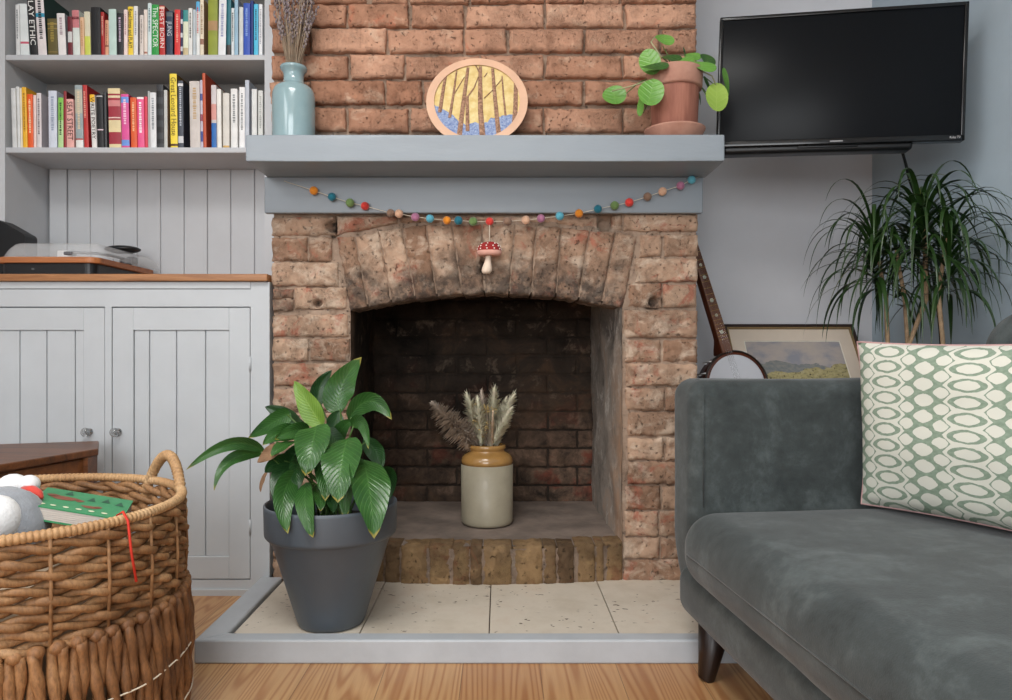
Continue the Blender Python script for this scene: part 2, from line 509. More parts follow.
# rear wall, behind the camera, with the window that lights the room
WX0, WX1, WZ0, WZ1 = -1.45, .55, .62, 2.2
mb = MB()
mb.box(XL, WX0, YR - .1, YR, 0, CZ2); mb.box(WX1, WEND[0] + .1, YR - .1, YR, 0, CZ2)
mb.box(WX0, WX1, YR - .1, YR, 0, WZ0); mb.box(WX0, WX1, YR - .1, YR, WZ1, CZ2)
struct('wall_rear', mb, M['wall_pale'])
mb = MB()
for x in (WX0, (WX0 + WX1) / 2 - .03, WX1 - .06): mb.box(x, x + .06, YR - .08, YR - .02, WZ0, WZ1)
for z in (WZ0, 1.38, WZ1 - .06): mb.box(WX0, WX1, YR - .08, YR - .02, z, z + .06)
struct('window_1', mb, M['white'])

# ------------------------------------------------------------------ brickwork
def brick(mb, q, y=1.997, depth=.03, m=0, rough=.0022, soot=None, tone=None, cell=.009, seed=None, edge=.006, hole=None):
    (ax, az), (bx, bz), (cx, cz), (dx, dz) = q          # bottom left, bottom right, top right, top left
    w = math.hypot(bx - ax, bz - az); h = math.hypot(dx - ax, dz - az)
    def pl(L):
        e = min(edge, L * .3)
        n = max(1, int((L - 2 * e) / cell))
        return [0, e * .35, e] + [e + (L - 2 * e) * i / n for i in range(1, n)] + [L - e, L - e * .35, L]
    us = pl(w); vs_ = pl(h)
    sd = rnd.random() * 50 if seed is None else seed
    tn = rnd.random() if tone is None else tone
    yy = y + rnd.uniform(-.002, .002)
    vs = []; st = []; W = len(us)
    for b in vs_:
        for a in us:
            u, v = a / w, b / h
            x = (ax * (1 - u) + bx * u) * (1 - v) + (dx * (1 - u) + cx * u) * v
            z = (az * (1 - u) + bz * u) * (1 - v) + (dz * (1 - u) + cz * u) * v
            e = min(a, w - a, b, h - b)
            n1 = noise.noise((x * 22 + sd, z * 22, sd)); n2 = noise.noise((x * 75, z * 75 + sd, 3.1)); n3 = noise.noise((x * 190, z * 190, sd))
            rim = 1 - smooth(0, edge, e)
            px = x + rim * n2 * .0036; pz = z + rim * noise.noise((x * 60 + 9, z * 60, sd)) * .0036
            py = yy + rim * .0060 + rough * (.55 * n1 + .8 * n2 + .75 * n3)
            if hole:
                for hx, hz, hr in hole:
                    d = math.hypot(x - hx, z - hz)
                    py += .03 * (1 - smooth(hr * .75, hr * 1.2, d))
            vs.append((px, py, pz))
            hole_shade = 0
            if hole:
                for hx, hz, hr in hole: hole_shade = max(hole_shade, 1 - smooth(hr * .7, hr * 1.15, math.hypot(x - hx, z - hz)))
            st.append(max(hole_shade, soot(x, z) if soot else 0))  # shade inside holes is painted through the soot value
    H = len(vs_)
    fs = [(j * W + i, j * W + i + 1, (j + 1) * W + i + 1, (j + 1) * W + i) for j in range(H - 1) for i in range(W - 1)]
    ring = [i for i in range(W)] + [j * W + W - 1 for j in range(1, H)] + [(H - 1) * W + i for i in range(W - 2, -1, -1)] + [j * W for j in range(H - 2, 0, -1)]
    o = len(vs)
    for k in ring:
        p = vs[k]; vs.append((p[0], yy + depth, p[2])); st.append(st[k])
    for k in range(len(ring)):
        k2 = (k + 1) % len(ring)
        fs.append((ring[k2], ring[k], o + k, o + k2))
    mb.add(vs, fs, m, None, False, tone=tn, soot=st)

def bx(px): return (px - 500) / 360.0
def bz(py): return CH + (352 - py) / 360.0
def rect(x0, x1, y0, y1): return [(bx(x0), bz(y1)), (bx(x1), bz(y1)), (bx(x1), bz(y0)), (bx(x0), bz(y0))]

XC0, XC1 = bx(271), bx(698)
OX0, OX1 = bx(350), bx(622.5)
ARC = [(350, 309.6), (368, 306), (391.5, 301.5), (415.4, 297.6), (437, 295.6), (462.6, 294.2), (484.5, 292.6), (509, 293.4), (531.5, 294.2), (556, 295), (578.6, 299), (602, 303), (624, 307)]
TOP = [(336, 237), (354.6, 236), (378.6, 231), (401.7, 226.4), (425.7, 224), (452, 224.6), (482, 223), (515, 223), (536.6, 225), (561.5, 226.5), (589.8, 230), (615.5, 231), (637.8, 236)]
def arcz(px):
    for (a, za), (b, zb) in zip(ARC, ARC[1:]):
        if a <= px <= b: return za + (zb - za) * (px - a) / (b - a)
    return ARC[0][1] if px < ARC[0][0] else ARC[-1][1]
def arch_soot(x, z):
    px = 500 + 360 * x; py = 352 + 360 * (CH - z)
    d = arcz(px) - py
    n = noise.noise((x * 9, z * 9, 1.0)) * 26 + noise.noise((x * 28, z * 28, 4.0)) * 16
    return max(0, min(1, 1 - smooth(8, 46, d + n))) * .85

MTOP = bz(150)
HOLES = [(bx(333), bz(226), .017), (bx(317), bz(303.5), .011), (bx(654), bz(302), .014), (bx(483.5), bz(266), .013), (bx(606), bz(222), .015)]
mb = MB()
# mortar face: columns of small cells, left open over the fireplace
def mortar(x, z):
    n = noise.noise((x * 30, z * 30, 0)) * .0026 + noise.noise((x * 90, z * 90, 2)) * .0016
    for hx, hz, hr in HOLES:
        if math.hypot(x - hx, z - hz) < hr * 1.5: n += .03
    return (x, (2.013 if z > MTOP else 2.0065) + n * 1.4, z)
def mcell(x0, x1, zlo, zhi, m):
    nx = max(1, round((x1 - x0) / .011)); nz = max(1, round((zhi(x0) - zlo(x0)) / .011))
    def f(u, v):
        x = x0 + (x1 - x0) * u
        return mortar(x, zlo(x) + (zhi(x) - zlo(x)) * v)
    mb.grid(f, nx, nz, m, uv=False, tone=.5, soot=0)
top = bz(132)
mcell(XC0 + .006, OX0, lambda x: 0.0, lambda x: top, 3)
mcell(OX1, XC1 - .004, lambda x: 0.0, lambda x: top, 3)
mcell(OX0, OX1, lambda x: bz(arcz(500 + 360 * x)) + .006, lambda x: top, 3)
mcell(XC0 + .006, XC1 - .004, lambda x: top, lambda x: CZ2, 2)
# the flanks of the breast, and the thickness around the opening
mb.box(XC0 + .006, XC0 + .05, 2.01, 2.44, 0, CZ2, 2)
mb.box(XC1 - .05, XC1 - .004, 2.01, 2.5, 0, CZ2, 2)
mb.box(OX1 + .001, OX1 + .04, 2.016, 2.14, 0, bz(306), 3); mb.box(OX0 - .04, OX0 - .001, 2.016, 2.03, 0, bz(306), 3)
# upper courses
up = [(-23, 3, [271, 311, 368, 371, 408, 470, 545, 583, 620, 697]),
      (5.5, 27, [271, 347, 410, 465.5, 545, 624.5, 697]),
      (30, 52, [271, 310.5, 387, 464, 507, 584, 661, 697]),
      (56, 78, [271, 349, 405.5, 480, 545, 623, 697]),
      (82, 104, [271, 310.5, 385.5, 423, 503, 583.5, 661, 697]),
      (109, 131.5, [271, 347, 409, 481.5, 543.5, 623, 697])]
for k in range(1, 10):
    y1 = -23 - 3.5 - 26.3 * (k - 1); y0 = y1 - 22.5
    xs = [271]
    if k % 2: xs.append(310)
    while xs[-1] + 78 < 697 - 20: xs.append(xs[-1] + 77 + rnd.uniform(-2, 2))
    up.append((y0, y1, xs + [697]))
for y0, y1, xs in up:
    if bz(y0) > CZ2: continue
    for a, b in zip(xs, xs[1:]):
        a2 = a + (1.5 if a > 272 else rnd.uniform(-.5, 2)); b2 = b - (1.5 if b < 696 else rnd.uniform(0, 1.2))
        if b2 - a2 < 6: continue
        j = lambda: rnd.uniform(-1.1, 1.1)
        q = [(bx(a2 + j()), bz(y1 + j() * .8)), (bx(b2 + j()), bz(y1 + j() * .8)), (bx(b2 + j()), bz(y0 + j() * .8)), (bx(a2 + j()), bz(y0 + j() * .8))]
        brick(mb, q, 1.991, .03, 0, .0026, edge=.0055, cell=.007)
# pillars beside and below the arch
H1 = [(bx(333), bz(226), .017)]; H2 = [(bx(317), bz(303.5), .011)]; H3 = [(bx(654), bz(302), .014)]
lo = [(217, 235, [(272, 334.5)], H1), (237.5, 261, [(272, 307), (308.5, 332)], None), (262.5, 286, [(272, 337.5)], None),
      (288, 309, [(295, 345.5)], H2), (289, 298, [(273, 293)], None), (300, 310.5, [(273, 293)], None), (315, 337, [(273, 347.5)], None), (338.5, 361, [(273, 308), (310.5, 349)], None),
      (363, 387, [(273, 349)], None), (389, 411, [(273, 311), (313, 349)], None), (414, 436, [(273, 349)], None), (439, 461, [(273, 309), (311, 349)], None),
      (464, 486, [(273, 349)], None), (489, 511, [(273, 310), (312, 349)], None), (514, 536, [(273, 349)], None), (539, 558, [(273, 309), (311, 349)], None), (560, 582, [(273, 349)], None),
      (214, 231, [(624, 698)], None), (235, 256, [(640, 662.5), (664, 698)], None), (258.5, 282, [(637, 698)], None), (284, 307, [(629, 661.5), (663, 697)], H3),
      (310, 337, [(625, 698)], None), (340, 362, [(626, 661), (663, 697)], None), (364, 386, [(626, 698)], None), (388.5, 410.5, [(625, 664), (666, 698)], None),
      (412.5, 435.5, [(628, 698)], None), (438, 460, [(627, 664), (666, 698)], None), (462, 484, [(628, 698)], None), (486.5, 509.5, [(625.5, 660.5), (662, 698)], None),
      (511.5, 536, [(625.5, 658), (660, 698)], None), (538.5, 558.5, [(624, 659), (661, 698)], None), (560.5, 582, [(624, 698)], None)]
for y0, y1, prs, hole in lo:
    for a, b in prs:
        j = lambda: rnd.uniform(-.9, .9)
        q = [(bx(a + j()), bz(y1 + j() * .7)), (bx(b + j()), bz(y1 + j() * .7)), (bx(b + j()), bz(y0 + j() * .7)), (bx(a + j()), bz(y0 + j() * .7))]
        grey = 288 < y0 < 301 and b < 294
        brick(mb, q, 1.997, .05, 1, .0052, hole=hole, soot=(lambda x, z: .55) if grey else None, edge=.006, cell=.0065)
# voussoirs of the arch
for k in range(len(ARC) - 1):
    g = .9
    q = [(bx(ARC[k][0] + g), bz(ARC[k][1] + rnd.uniform(-1, 1.5))), (bx(ARC[k + 1][0] - g), bz(ARC[k + 1][1] + rnd.uniform(-1, 1.5))),
         (bx(TOP[k + 1][0] - g), bz(TOP[k + 1][1] + 1)), (bx(TOP[k][0] + g), bz(TOP[k][1] + 1))]
    hl = [(bx(483.5), bz(262), .011), (bx(484), bz(270), .011)] if k in (5, 6) else None
    brick(mb, q, 1.996, .13, 1, .0058, soot=arch_soot, hole=hl, edge=.007, cell=.0065)
for q in ([(337, 234), (397, 223.5), (398, 216), (337, 216)], [(400, 223), (470, 221), (470, 216), (400, 216)], [(473, 221), (540, 221.5), (540, 216), (473, 216)], [(543, 222), (597, 228), (597, 216), (543, 216)], [(612, 229), (622.5, 232), (622.5, 215), (612, 215)]):
    brick(mb, [(bx(a), bz(b)) for a, b in q], 2.0, .03, 1, .003)
struct('wall_chimney_breast', mb, [M['brick_up'], M['brick_lo'], M['mortar'], M['mortar']], smooth=True)

# ------------------------------------------------------------------ firebox
ZS = .147      # top of the raised firebox floor
ZT = .043      # top of the hearth tiles
YF = 2.565
mb = MB()
XB0, XB1 = -.47, .336
row = 0; z = ZS - .01
while z < 1.0:
    h = .066; x = XB0 - (.11 if row % 2 else 0)
    while x < XB1:
        w = .215
        a, b = max(x, XB0), min(x + w - .008, XB1)
        if b - a > .02:
            brick(mb, [(a, z), (b, z + rnd.uniform(-.002, .002)), (b, z + h - .007), (a, z + h - .007)], YF - .004, .02, 0, .007, tone=.5 + rnd.uniform(-.18, .18), cell=.012, soot=lambda x, z: .85 * (1 - smooth(.30, .62, z + .06 * noise.noise((x * 6, z * 6, 8)))) * (.5 + .5 * smooth(-.1, .25, x)) + .3 * max(0, noise.noise((x * 5, z * 5, 1))), edge=.012)
        x += w
    z += h; row += 1
n0 = len(mb.v)
mb.box(XB0 - .03, XB1 + .03, YF + .006, YF + .08, 0, 1.02, 0)
def reveal(xf, xb, ya, sgn):
    """side of the firebox, uneven render from the front arris to the back"""
    def f(u, v):
        yy = ya + (YF + .02 - ya) * u; zz = ZS - .03 + (1.0 - ZS + .03) * v
        x = xf + (xb - xf) * u
        n = noise.noise((yy * 8, zz * 8, sgn)) * .010 + noise.noise((yy * 26, zz * 26, sgn)) * .0045
        return (x + n * (.25 + .75 * smooth(0, .2, u)), yy, zz)
    ash = []
    for jj in range(41):
        for ii in range(25):
            u, v = ii / 24, jj / 40
            ash.append(max(0, (1 - smooth(.0, .42, u)) * (1 - smooth(.42, .75, v))) if sgn > 0 else max(0, .5 * (1 - smooth(0, .2, u))))
    if sgn > 0: mb.grid(f, 24, 40, 1, uv=False, tone=.6, ash=ash)
    else: mb.grid(lambda u, v: f(u, v), 24, 40, 0, uv=False, tone=.5, ash=ash)
reveal(OX0 + .002, XB0 + .02, 2.0, -1)
reveal(OX1 - .002, XB1 - .012, 2.0, 1)
mb.box(OX0 - .08, OX1 + .06, 2.13, YF + .05, .99, 1.05, 0)
mb.box(OX0 - .08, OX1 + .06, 2.09, 2.13, bz(288), 1.02, 0)
struct('wall_firebox', mb, [M['soot'], M['soot_side']], smooth=True)

# raised floor of the firebox with a row of upright bricks along its bowed front
def bow(x):
    t = (x - OX0) / (OX1 - OX0) * 2 - 1
    return 1.997 - .045 * (1 - t * t)
mb = MB()
def slabf(u, v):
    x = OX0 - .01 + (OX1 - OX0 + .02) * u; y0 = bow(max(OX0, min(OX1, x))) + .012
    y = y0 + (YF + .02 - y0) * v
    return (x, y, ZS - .004 + noise.noise((x * 9, y * 9, 7)) * .0035 + noise.noise((x * 40, y * 40, 7)) * .001)
mb.grid(slabf, 50, 36, 0, uv=False)
jx = [350, 368, 386, 402, 430, 453, 470, 482, 511, 541, 554.5, 572, 593, 602, 621]
for a, b in zip(jx, jx[1:]):
    x0, x1 = OX0 + (OX1 - OX0) * (a - 350) / 271 + .001, OX0 + (OX1 - OX0) * (b - 350) / 271 - .001
    brick(mb, [(x0, ZT - .01), (x1, ZT - .01), (x1, ZS + rnd.uniform(-.003, .001)), (x0, ZS + rnd.uniform(-.003, .001))], (bow(x0) + bow(x1)) / 2, .08, 1, .0036, cell=.008, edge=.012,
          soot=lambda x, z: .35 * smooth(.06, .15, z) * max(0, .6 + noise.noise((x * 12, z * 12, 0))))
def fr(u, v):
    x = OX0 + (OX1 - OX0) * u
    return (x, bow(x) + .006 + noise.noise((x * 40, v * 4, 3)) * .002, ZT - .02 + (ZS - .008 - ZT + .02) * v)
mb.grid(fr, 90, 8, 2, uv=False, tone=.3, soot=.35)
# brickwork
struct('trim_firebox_step', mb, [M['slab'], M['brick_yel'], M['mortar']], smooth=True)

# hearth: three and a bit travertine tiles in a painted timber edge
HX0, HX1, HY0, HY1 = -.662, .605, 1.557, 1.598
mb = MB()
mb.box(HX0 + .03, HX1 - .02, HY0 + .02, 2.01, 0, .036, 1)
te = [-.600, -.3156, -.0244, .267, .548]
for a, b in zip(te, te[1:]):
    mb.rbox(a + .0012, b - .0012, HY1 - .001, 2.012, .02, ZT, .0015, 1)
struct('floor_hearth', mb, [M['tile'], M['grout']], smooth=False)
M['kerb'] = mat('kerb_paint', (182, 187, 192), .42, .035, 9, .12, 60, dist=.002)
mb = MB()
def kerb(q, z=.052):
    mb.hexa([(x, y, 0) for x, y in q] + [(x, y, z) for x, y in q])
kerb([(HX0, HY0), (HX1, HY0), (HX1 - .057, HY1), (HX0 + .058, HY1)])
kerb([(HX0, HY0), (HX0 + .058, HY1), (HX0 + .058, 1.996), (HX0, 1.996)])
kerb([(HX1, HY0), (HX1, 1.996), (HX1 - .057, 1.996), (HX1 - .057, HY1)])
ko = tag(mb.build('trim_hearth', M['kerb']), kind='structure')
bv = ko.modifiers.new('bevel', 'BEVEL'); bv.width = .004; bv.segments = 2; bv.limit_method = 'ANGLE'

# ------------------------------------------------------------------ mantelpiece
mt = thing('mantelpiece', 'thick blue-grey painted mantel shelf with fascia board over the brick fireplace', 'mantelpiece', (-.035, 2.0, 1.05))
mb = MB()
def wob(p):
    n = noise.noise((p.x * 4, p.y * 14, p.z * 26)) * .0016 + noise.noise((p.x * 14, p.y * 30, p.z * 60)) * .0008
    return (p.x, p.y + n, p.z + n * .8)
MZ = 1.2225
mb.rbox(-.641, .5665, 1.814, 1.992, 1.1555, MZ, .003, 2, (90, 8, 6), 0, wob)
mb.build('shelf', M['mantel'], mt)
mb = MB()
mb.rbox(-.647, .557, 1.976, 1.996, 1.0565, 1.1555, .003, 2, (40, 1, 6), 0, lambda p: (p.x, p.y + noise.noise((p.x * 5, 0, p.z * 20)) * .0008, p.z))
mb.build('fascia_board', M['fascia'], mt)

# ------------------------------------------------------------------ cupboard and worktop
def cx(px): return (px - 500) * 2.0 / F
def cz(py): return CH + (352 - py) * 2.0 / F
CXL, CXR = -1.53, cx(269.5)
cab = thing('cupboard', 'built-in pale grey panelled two-door cupboard beside the brick chimney', 'cupboard', ((CXL + CXR) / 2, 2.2, 0))
mb = MB()
mb.box(CXL, CXR, 2.022, 2.428, .05, .868)
mb.build('carcass', M['cab'], cab)
mb = MB()
ftop = cz(282)
mb.box(cx(250.6), CXR, 2.0, 2.022, 0, ftop)                        # right stile
mb.box(CXL, cx(-35), 2.0, 2.022, 0, ftop)
mb.box(cx(-35), cx(250.6), 2.0, 2.022, cz(306.6), cz(289.2))       # rail
mb.box(cx(-35), cx(250.6), 1.997, 2.022, cz(288.6), ftop)          # bead under the top
mb.box(cx(105), cx(111.6), 2.0, 2.022, cz(580), cz(306.6))         # middle stile
mb.box(cx(-35), cx(250.6), 2.0, 2.022, 0, cz(580))                 # plinth
mb.box(cx(-35), cx(250.6), 1.992, 2.0, 0, cz(589))
mb.build('face_frame', M['cab'], cab)
M['glass'] = NT('clear_knob_glass').set(Base_Color=(.92, .94, .95, 1), Roughness=.03, Transmission_Weight=.85, IOR=1.5).m
def cup_door(x0, x1, knob_side, grooves):
    d = MB(); z0, z1 = cz(579), cz(307.8); w = cx(132.8) - cx(112)
    d.box(x0, x1, 2.012, 2.02, z0 + .002, z1 - .002, 1)
    yf = 2.0005
    d.box(x0, x0 + w, yf, 2.012, z0, z1)
    d.box(x1 - w * 1.0, x1, yf, 2.012, z0, z1)
    d.box(x0 + w, x1 - w, yf, 2.012, cz(330.2), z1)
    d.box(x0 + w, x1 - w, yf, 2.012, z0, cz(556.5))
    ed = [x0 + w] + grooves + [x1 - w]
    for a, b in zip(ed, ed[1:]):
        d.box(a + .0014, b - .0014, 2.0052, 2.013, cz(556.5), cz(330.2))
    o = d.build('door', [M['cab'], M['cab']], cab)
    bv = o.modifiers.new('bevel', 'BEVEL'); bv.width = .0012; bv.segments = 1; bv.limit_method = 'ANGLE'
    kx = cx(118.2) if knob_side < 0 else cx(89.5)
    kz = cz(431.6)
    k = MB()
    prof = [(.010, 0), (.010, .003), (.005, .005), (.005, .012)]
    k.lathe(prof, (0, 0, 0), 20)
    kr = Matrix.Translation((kx, yf, kz)) @ Matrix.Rotation(R(90), 4, 'X')
    k.v = [kr @ p for p in k.v]
    ko = k.build('knob', M['chrome'], o)
    k = MB(); k.lathe([(.004, .010), (.009, .013), (.0125, .019), (.0125, .024), (.009, .029), (.003, .031)], (0, 0, 0), 20)
    k.v = [kr @ p for p in k.v]
    tag(k.build('knob_glass', M['glass'], o), 'clear glass knob')
    for py in (364, 527):
        hx = x1 + .0012 if knob_side < 0 else x0 - .0012
        k = MB(); k.tube([(hx, 1.9985, cz(py) - .018), (hx, 1.9985, cz(py) + .018)], .0032, 8)
        k.tube([(hx, 1.9985, cz(py) - .021), (hx, 1.9985, cz(py) + .021)], .0018, 6)
        k.build('hinge', M['cab'], o)
cup_door(cx(-34), cx(104.3), 1, [cx(v) for v in (-8.5, 18.5, 45.5, 74)])
cup_door(cx(112.3), cx(249.8), -1, [cx(v) for v in (148.6, 175.7, 204.8)])
mb = MB()
mb.rbox(CXL, cx(269), 1.984, 2.43, cz(281.6), cz(274.4), .003, 2)
tag(mb.build('worktop', M['oak_top'], loc=((CXL + CXR) / 2, 2.2, cz(281.6))), 'narrow oak worktop lying on the pale grey cupboard', 'worktop')

# ------------------------------------------------------------------ bookcase above the cupboard
YS, YBK = 2.2, 2.412
def sx(px): return (px - 500) * YS / F
bc = thing('bookcase', 'built-in pale grey bookcase with tongue-and-groove back in the left alcove', 'bookcase', (-1.1, 2.3, cz(274.4)))
zw = cz(274.4)
ZU, ZL, ZTOP = 1.5845, 1.301, 1.872
mb = MB(); mb.box(-1.533, -1.5125, YS, 2.428, zw, 2.2); mb.build('upright', M['shelf'], bc)
mb = MB(); mb.box(sx(264.6), -.641, YS, 2.428, zw, 2.2); mb.build('upright', M['shelf'], bc)
for z in (ZL, ZU, ZTOP):
    mb = MB(); mb.rbox(-1.5125, sx(264.6), YS + .002, 2.403, z - .0165, z, .0015, 1); mb.build('shelf', M['shelf'], bc)
mb = MB()
gl = [50, 67.5, 90, 113.4, 137, 160.4, 184, 207.3, 230.6, 254.5, 285]
bX = lambda px: (px - 500) * YBK / F
mb.box(-1.5125, -.641, YBK + .008, 2.43, zw, 2.2, 1)
for a, b in zip(gl, gl[1:]):
    dy = -.006 if a == 50 else 0
    mb.box(max(-1.5125, bX(a)) + .0008, min(bX(b), -.7) - .0008, YBK + dy, YBK + .009, zw, 2.2)
tb = MB(); tb.box(-1.5125, sx(264.6), YBK - .009, YBK - .0065, ZL, ZTOP - .017); tb.build('bay_shade_board', M['bay_shade'], bc)  # added board, coloured dark to stand in for shade behind the books
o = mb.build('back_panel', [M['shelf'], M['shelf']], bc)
bv = o.modifiers.new('bevel', 'BEVEL'); bv.width = .002; bv.segments = 1; bv.limit_method = 'ANGLE'
# ================================================================== books
WHT, OFF, GRY = (226, 226, 224), (222, 214, 202), (190, 192, 196)
BLK, RED, DRED = (26, 26, 28), (178, 40, 38), (112, 30, 34)
YEL, ORG, PNK = (236, 204, 58), (222, 104, 40), (216, 70, 138)
# x0, x1, top (pixels where the spine stands), lean of the top, spine, print, cover, bands [(from, to, colour)], words, label
UP = [
 (15.8, 19.6, 4.5, -.8, (206, 208, 208), (120, 125, 130), None, [], None, 'thin greyish white book first at the left end of the upper shelf'),
 (20.2, 29.4, 3.6, -3, (216, 222, 222), None, (170, 190, 192), [(.24, .28, (196, 90, 110))], None, 'white book with a small red dot, leaning left on the upper shelf'),
 (30.2, 37.4, -7, -4, BLK, (230, 230, 226), None, [], 'PLAY ETHIC', 'black book with white capitals down its leaning spine, upper shelf'),
 (38.2, 46.8, -9, -4.2, (220, 212, 212), (40, 40, 44), (30, 58, 54), [(.60, .66, (40, 140, 170))], None, 'tall white book with black capitals and a blue emblem, upper shelf'),
 (48.0, 57.6, 18.5, -1, (92, 82, 40), (150, 132, 60), None, [(.84, .88, (150, 130, 66)), (.72, .75, (140, 120, 60)), (.1, .12, (140, 120, 60))], None, 'short olive and gold bound book on the upper shelf'),
 (58.4, 66.2, 13.2, -2, (226, 222, 220), (170, 150, 156), (150, 152, 156), [], None, 'plain white paperback right of the olive and gold book'),
 (68.0, 72.4, 16.5, -.8, (104, 24, 36), None, None, [(.35, .62, (200, 200, 198))], None, 'narrow maroon book with a white patch on its spine'),
 (73.0, 80.0, 10, -1.4, (214, 222, 216), None, None, [(.62, 1.0, (196, 120, 124)), (.8, .86, (150, 50, 64))], None, 'white book with a red flowered upper spine'),
 (80.4, 84.2, 17, -.8, (216, 176, 140), (190, 140, 100), None, [], None, 'thin tan paperback right of the red flowered white book'),
 (84.6, 90.6, 11.5, -1, (214, 208, 182), None, None, [(.0, .45, (200, 208, 90))], None, 'pale book with a lime green lower spine'),
 (91.2, 100.6, 7, -.6, (22, 22, 24), None, None, [], None, 'thick plain black book on the upper shelf'),
 (101.2, 104.6, 12, -.8, (164, 32, 30), (220, 170, 150), None, [], None, 'thin dark red book beside the thick plain black one'),
 (105.0, 108.4, 20, 0, (218, 158, 124), (150, 90, 70), None, [(.25, .3, (140, 80, 60))], None, 'short salmon paperback between dark red and mint books'),
 (108.8, 116.4, 9, -.5, (188, 212, 204), None, (120, 140, 136), [], None, 'pale mint green book on the upper shelf'),
 (117.2, 123.0, 13, -.5, (34, 34, 38), (190, 170, 190), None, [], None, 'black book with faint print right of the mint green one'),
 (123.6, 127.2, 9.5, 0, (232, 212, 206), (196, 150, 150), None, [], None, 'thin blush white book touching the yellow upper-shelf book'),
 (127.6, 133.0, 6.5, 0, YEL, (40, 36, 20), None, [], 'Read Jones and PLAY!', 'yellow book with black title on the upper shelf'),
 (133.4, 137.6, 6, 0, (224, 224, 222), (160, 160, 164), (176, 172, 172), [], None, 'white book right of the yellow one, upper shelf'),
 (139.6, 143.2, 15, 0, (214, 204, 196), (150, 140, 136), None, [], None, 'shorter beige-white paperback, second right of the upper yellow book'),
 (143.6, 147.2, 9.5, 0, (226, 214, 204), None, None, [(.06, .1, (170, 110, 90))], None, 'cream book with tiny brown mark low on its spine'),
 (147.6, 151.2, 3, 0, (206, 222, 222), (90, 120, 130), None, [], None, 'pale blue-white book touching the bright green one'),
 (151.6, 158.6, 4.5, 0, (44, 150, 66), (226, 240, 226), (30, 110, 50), [], 'The SPECTOR', 'bright green book with white lettering'),
 (159.4, 165.0, 5.5, -.6, (186, 44, 40), (240, 220, 214), (120, 20, 22), [(.94, .98, (230, 190, 170))], 'FIRST BORN', 'red book with white capitals right of the bright green one'),
 (166.2, 172.4, 11, 0, (40, 56, 78), (196, 204, 212), None, [(.88, .97, (90, 96, 100))], 'JUNG', 'navy book with pale capitals between two red books'),
 (174.4, 180.0, 9.5, 0, (214, 52, 50), (236, 170, 150), None, [], None, 'plain bright red book right of the navy one'),
 (180.4, 182.6, 10, 0, (52, 50, 84), None, None, [(.1, .2, (210, 210, 214)), (.4, .5, (210, 210, 214)), (.7, .8, (210, 210, 214))], None, 'very thin navy and white patterned book'),
 (183.0, 188.0, 10, 0, (222, 226, 200), None, None, [(.0, .18, (196, 180, 140)), (.75, 1, (60, 140, 140))], None, 'cream book with teal top and tan foot'),
 (188.3, 192.2, 8, 0, (222, 222, 218), (60, 60, 60), None, [], None, 'white book with a dark word low on its spine, upper shelf'),
 (192.8, 195.6, 9.5, 0, (186, 196, 202), None, None, [], None, 'thin pale grey-blue book left of the blue-topped one'),
 (196.0, 199.6, 1.5, 0, (226, 228, 226), (200, 60, 60), None, [(.82, 1, (90, 176, 220))], None, 'white book with a sky blue top'),
 (200.0, 203.6, -1, 0, (226, 214, 190), (150, 120, 90), (164, 130, 104), [(.2, .3, (150, 110, 90))], None, 'tall cream book with brown cover beside the olive green one'),
 (208.0, 217.4, -5, 0, (140, 150, 50), None, None, [(.42, .58, (170, 134, 92))], None, 'olive green book with a tan band across the spine'),
 (218.0, 225.4, -2, 1, (226, 228, 230), (150, 156, 190), (50, 110, 122), [], None, 'wide white book right of the olive green one'),
 (226.2, 230.4, -1, .6, (44, 112, 124), None, None, [(.0, .2, (60, 50, 44))], None, 'teal book with a dark foot'),
 (231.2, 234.0, 8, 0, (214, 222, 224), BLK, None, [], None, 'thin white book with black print right of the teal one'),
 (234.4, 238.0, -1, 0, (150, 184, 204), None, (150, 160, 176), [], None, 'light blue book near the right end of the upper shelf'),
 (239.0, 243.0, 7, 0, (206, 210, 206), None, None, [], None, 'pale grey book left of the royal blue one'),
 (243.4, 249.8, 3, 0, (46, 82, 178), (130, 160, 220), None, [], None, 'royal blue book on the upper shelf'),
 (250.2, 253.2, .5, 0, (24, 50, 120), None, None, [], None, 'thin dark blue book between royal blue and cyan books'),
 (253.8, 258.0, 4, 0, (80, 190, 224), (30, 70, 90), (40, 130, 170), [], None, 'cyan book second from the right on the upper shelf'),
 (258.6, 262.2, 4, 0, (232, 234, 236), (160, 160, 170), None, [], None, 'white book at the right end of the upper shelf'),
]
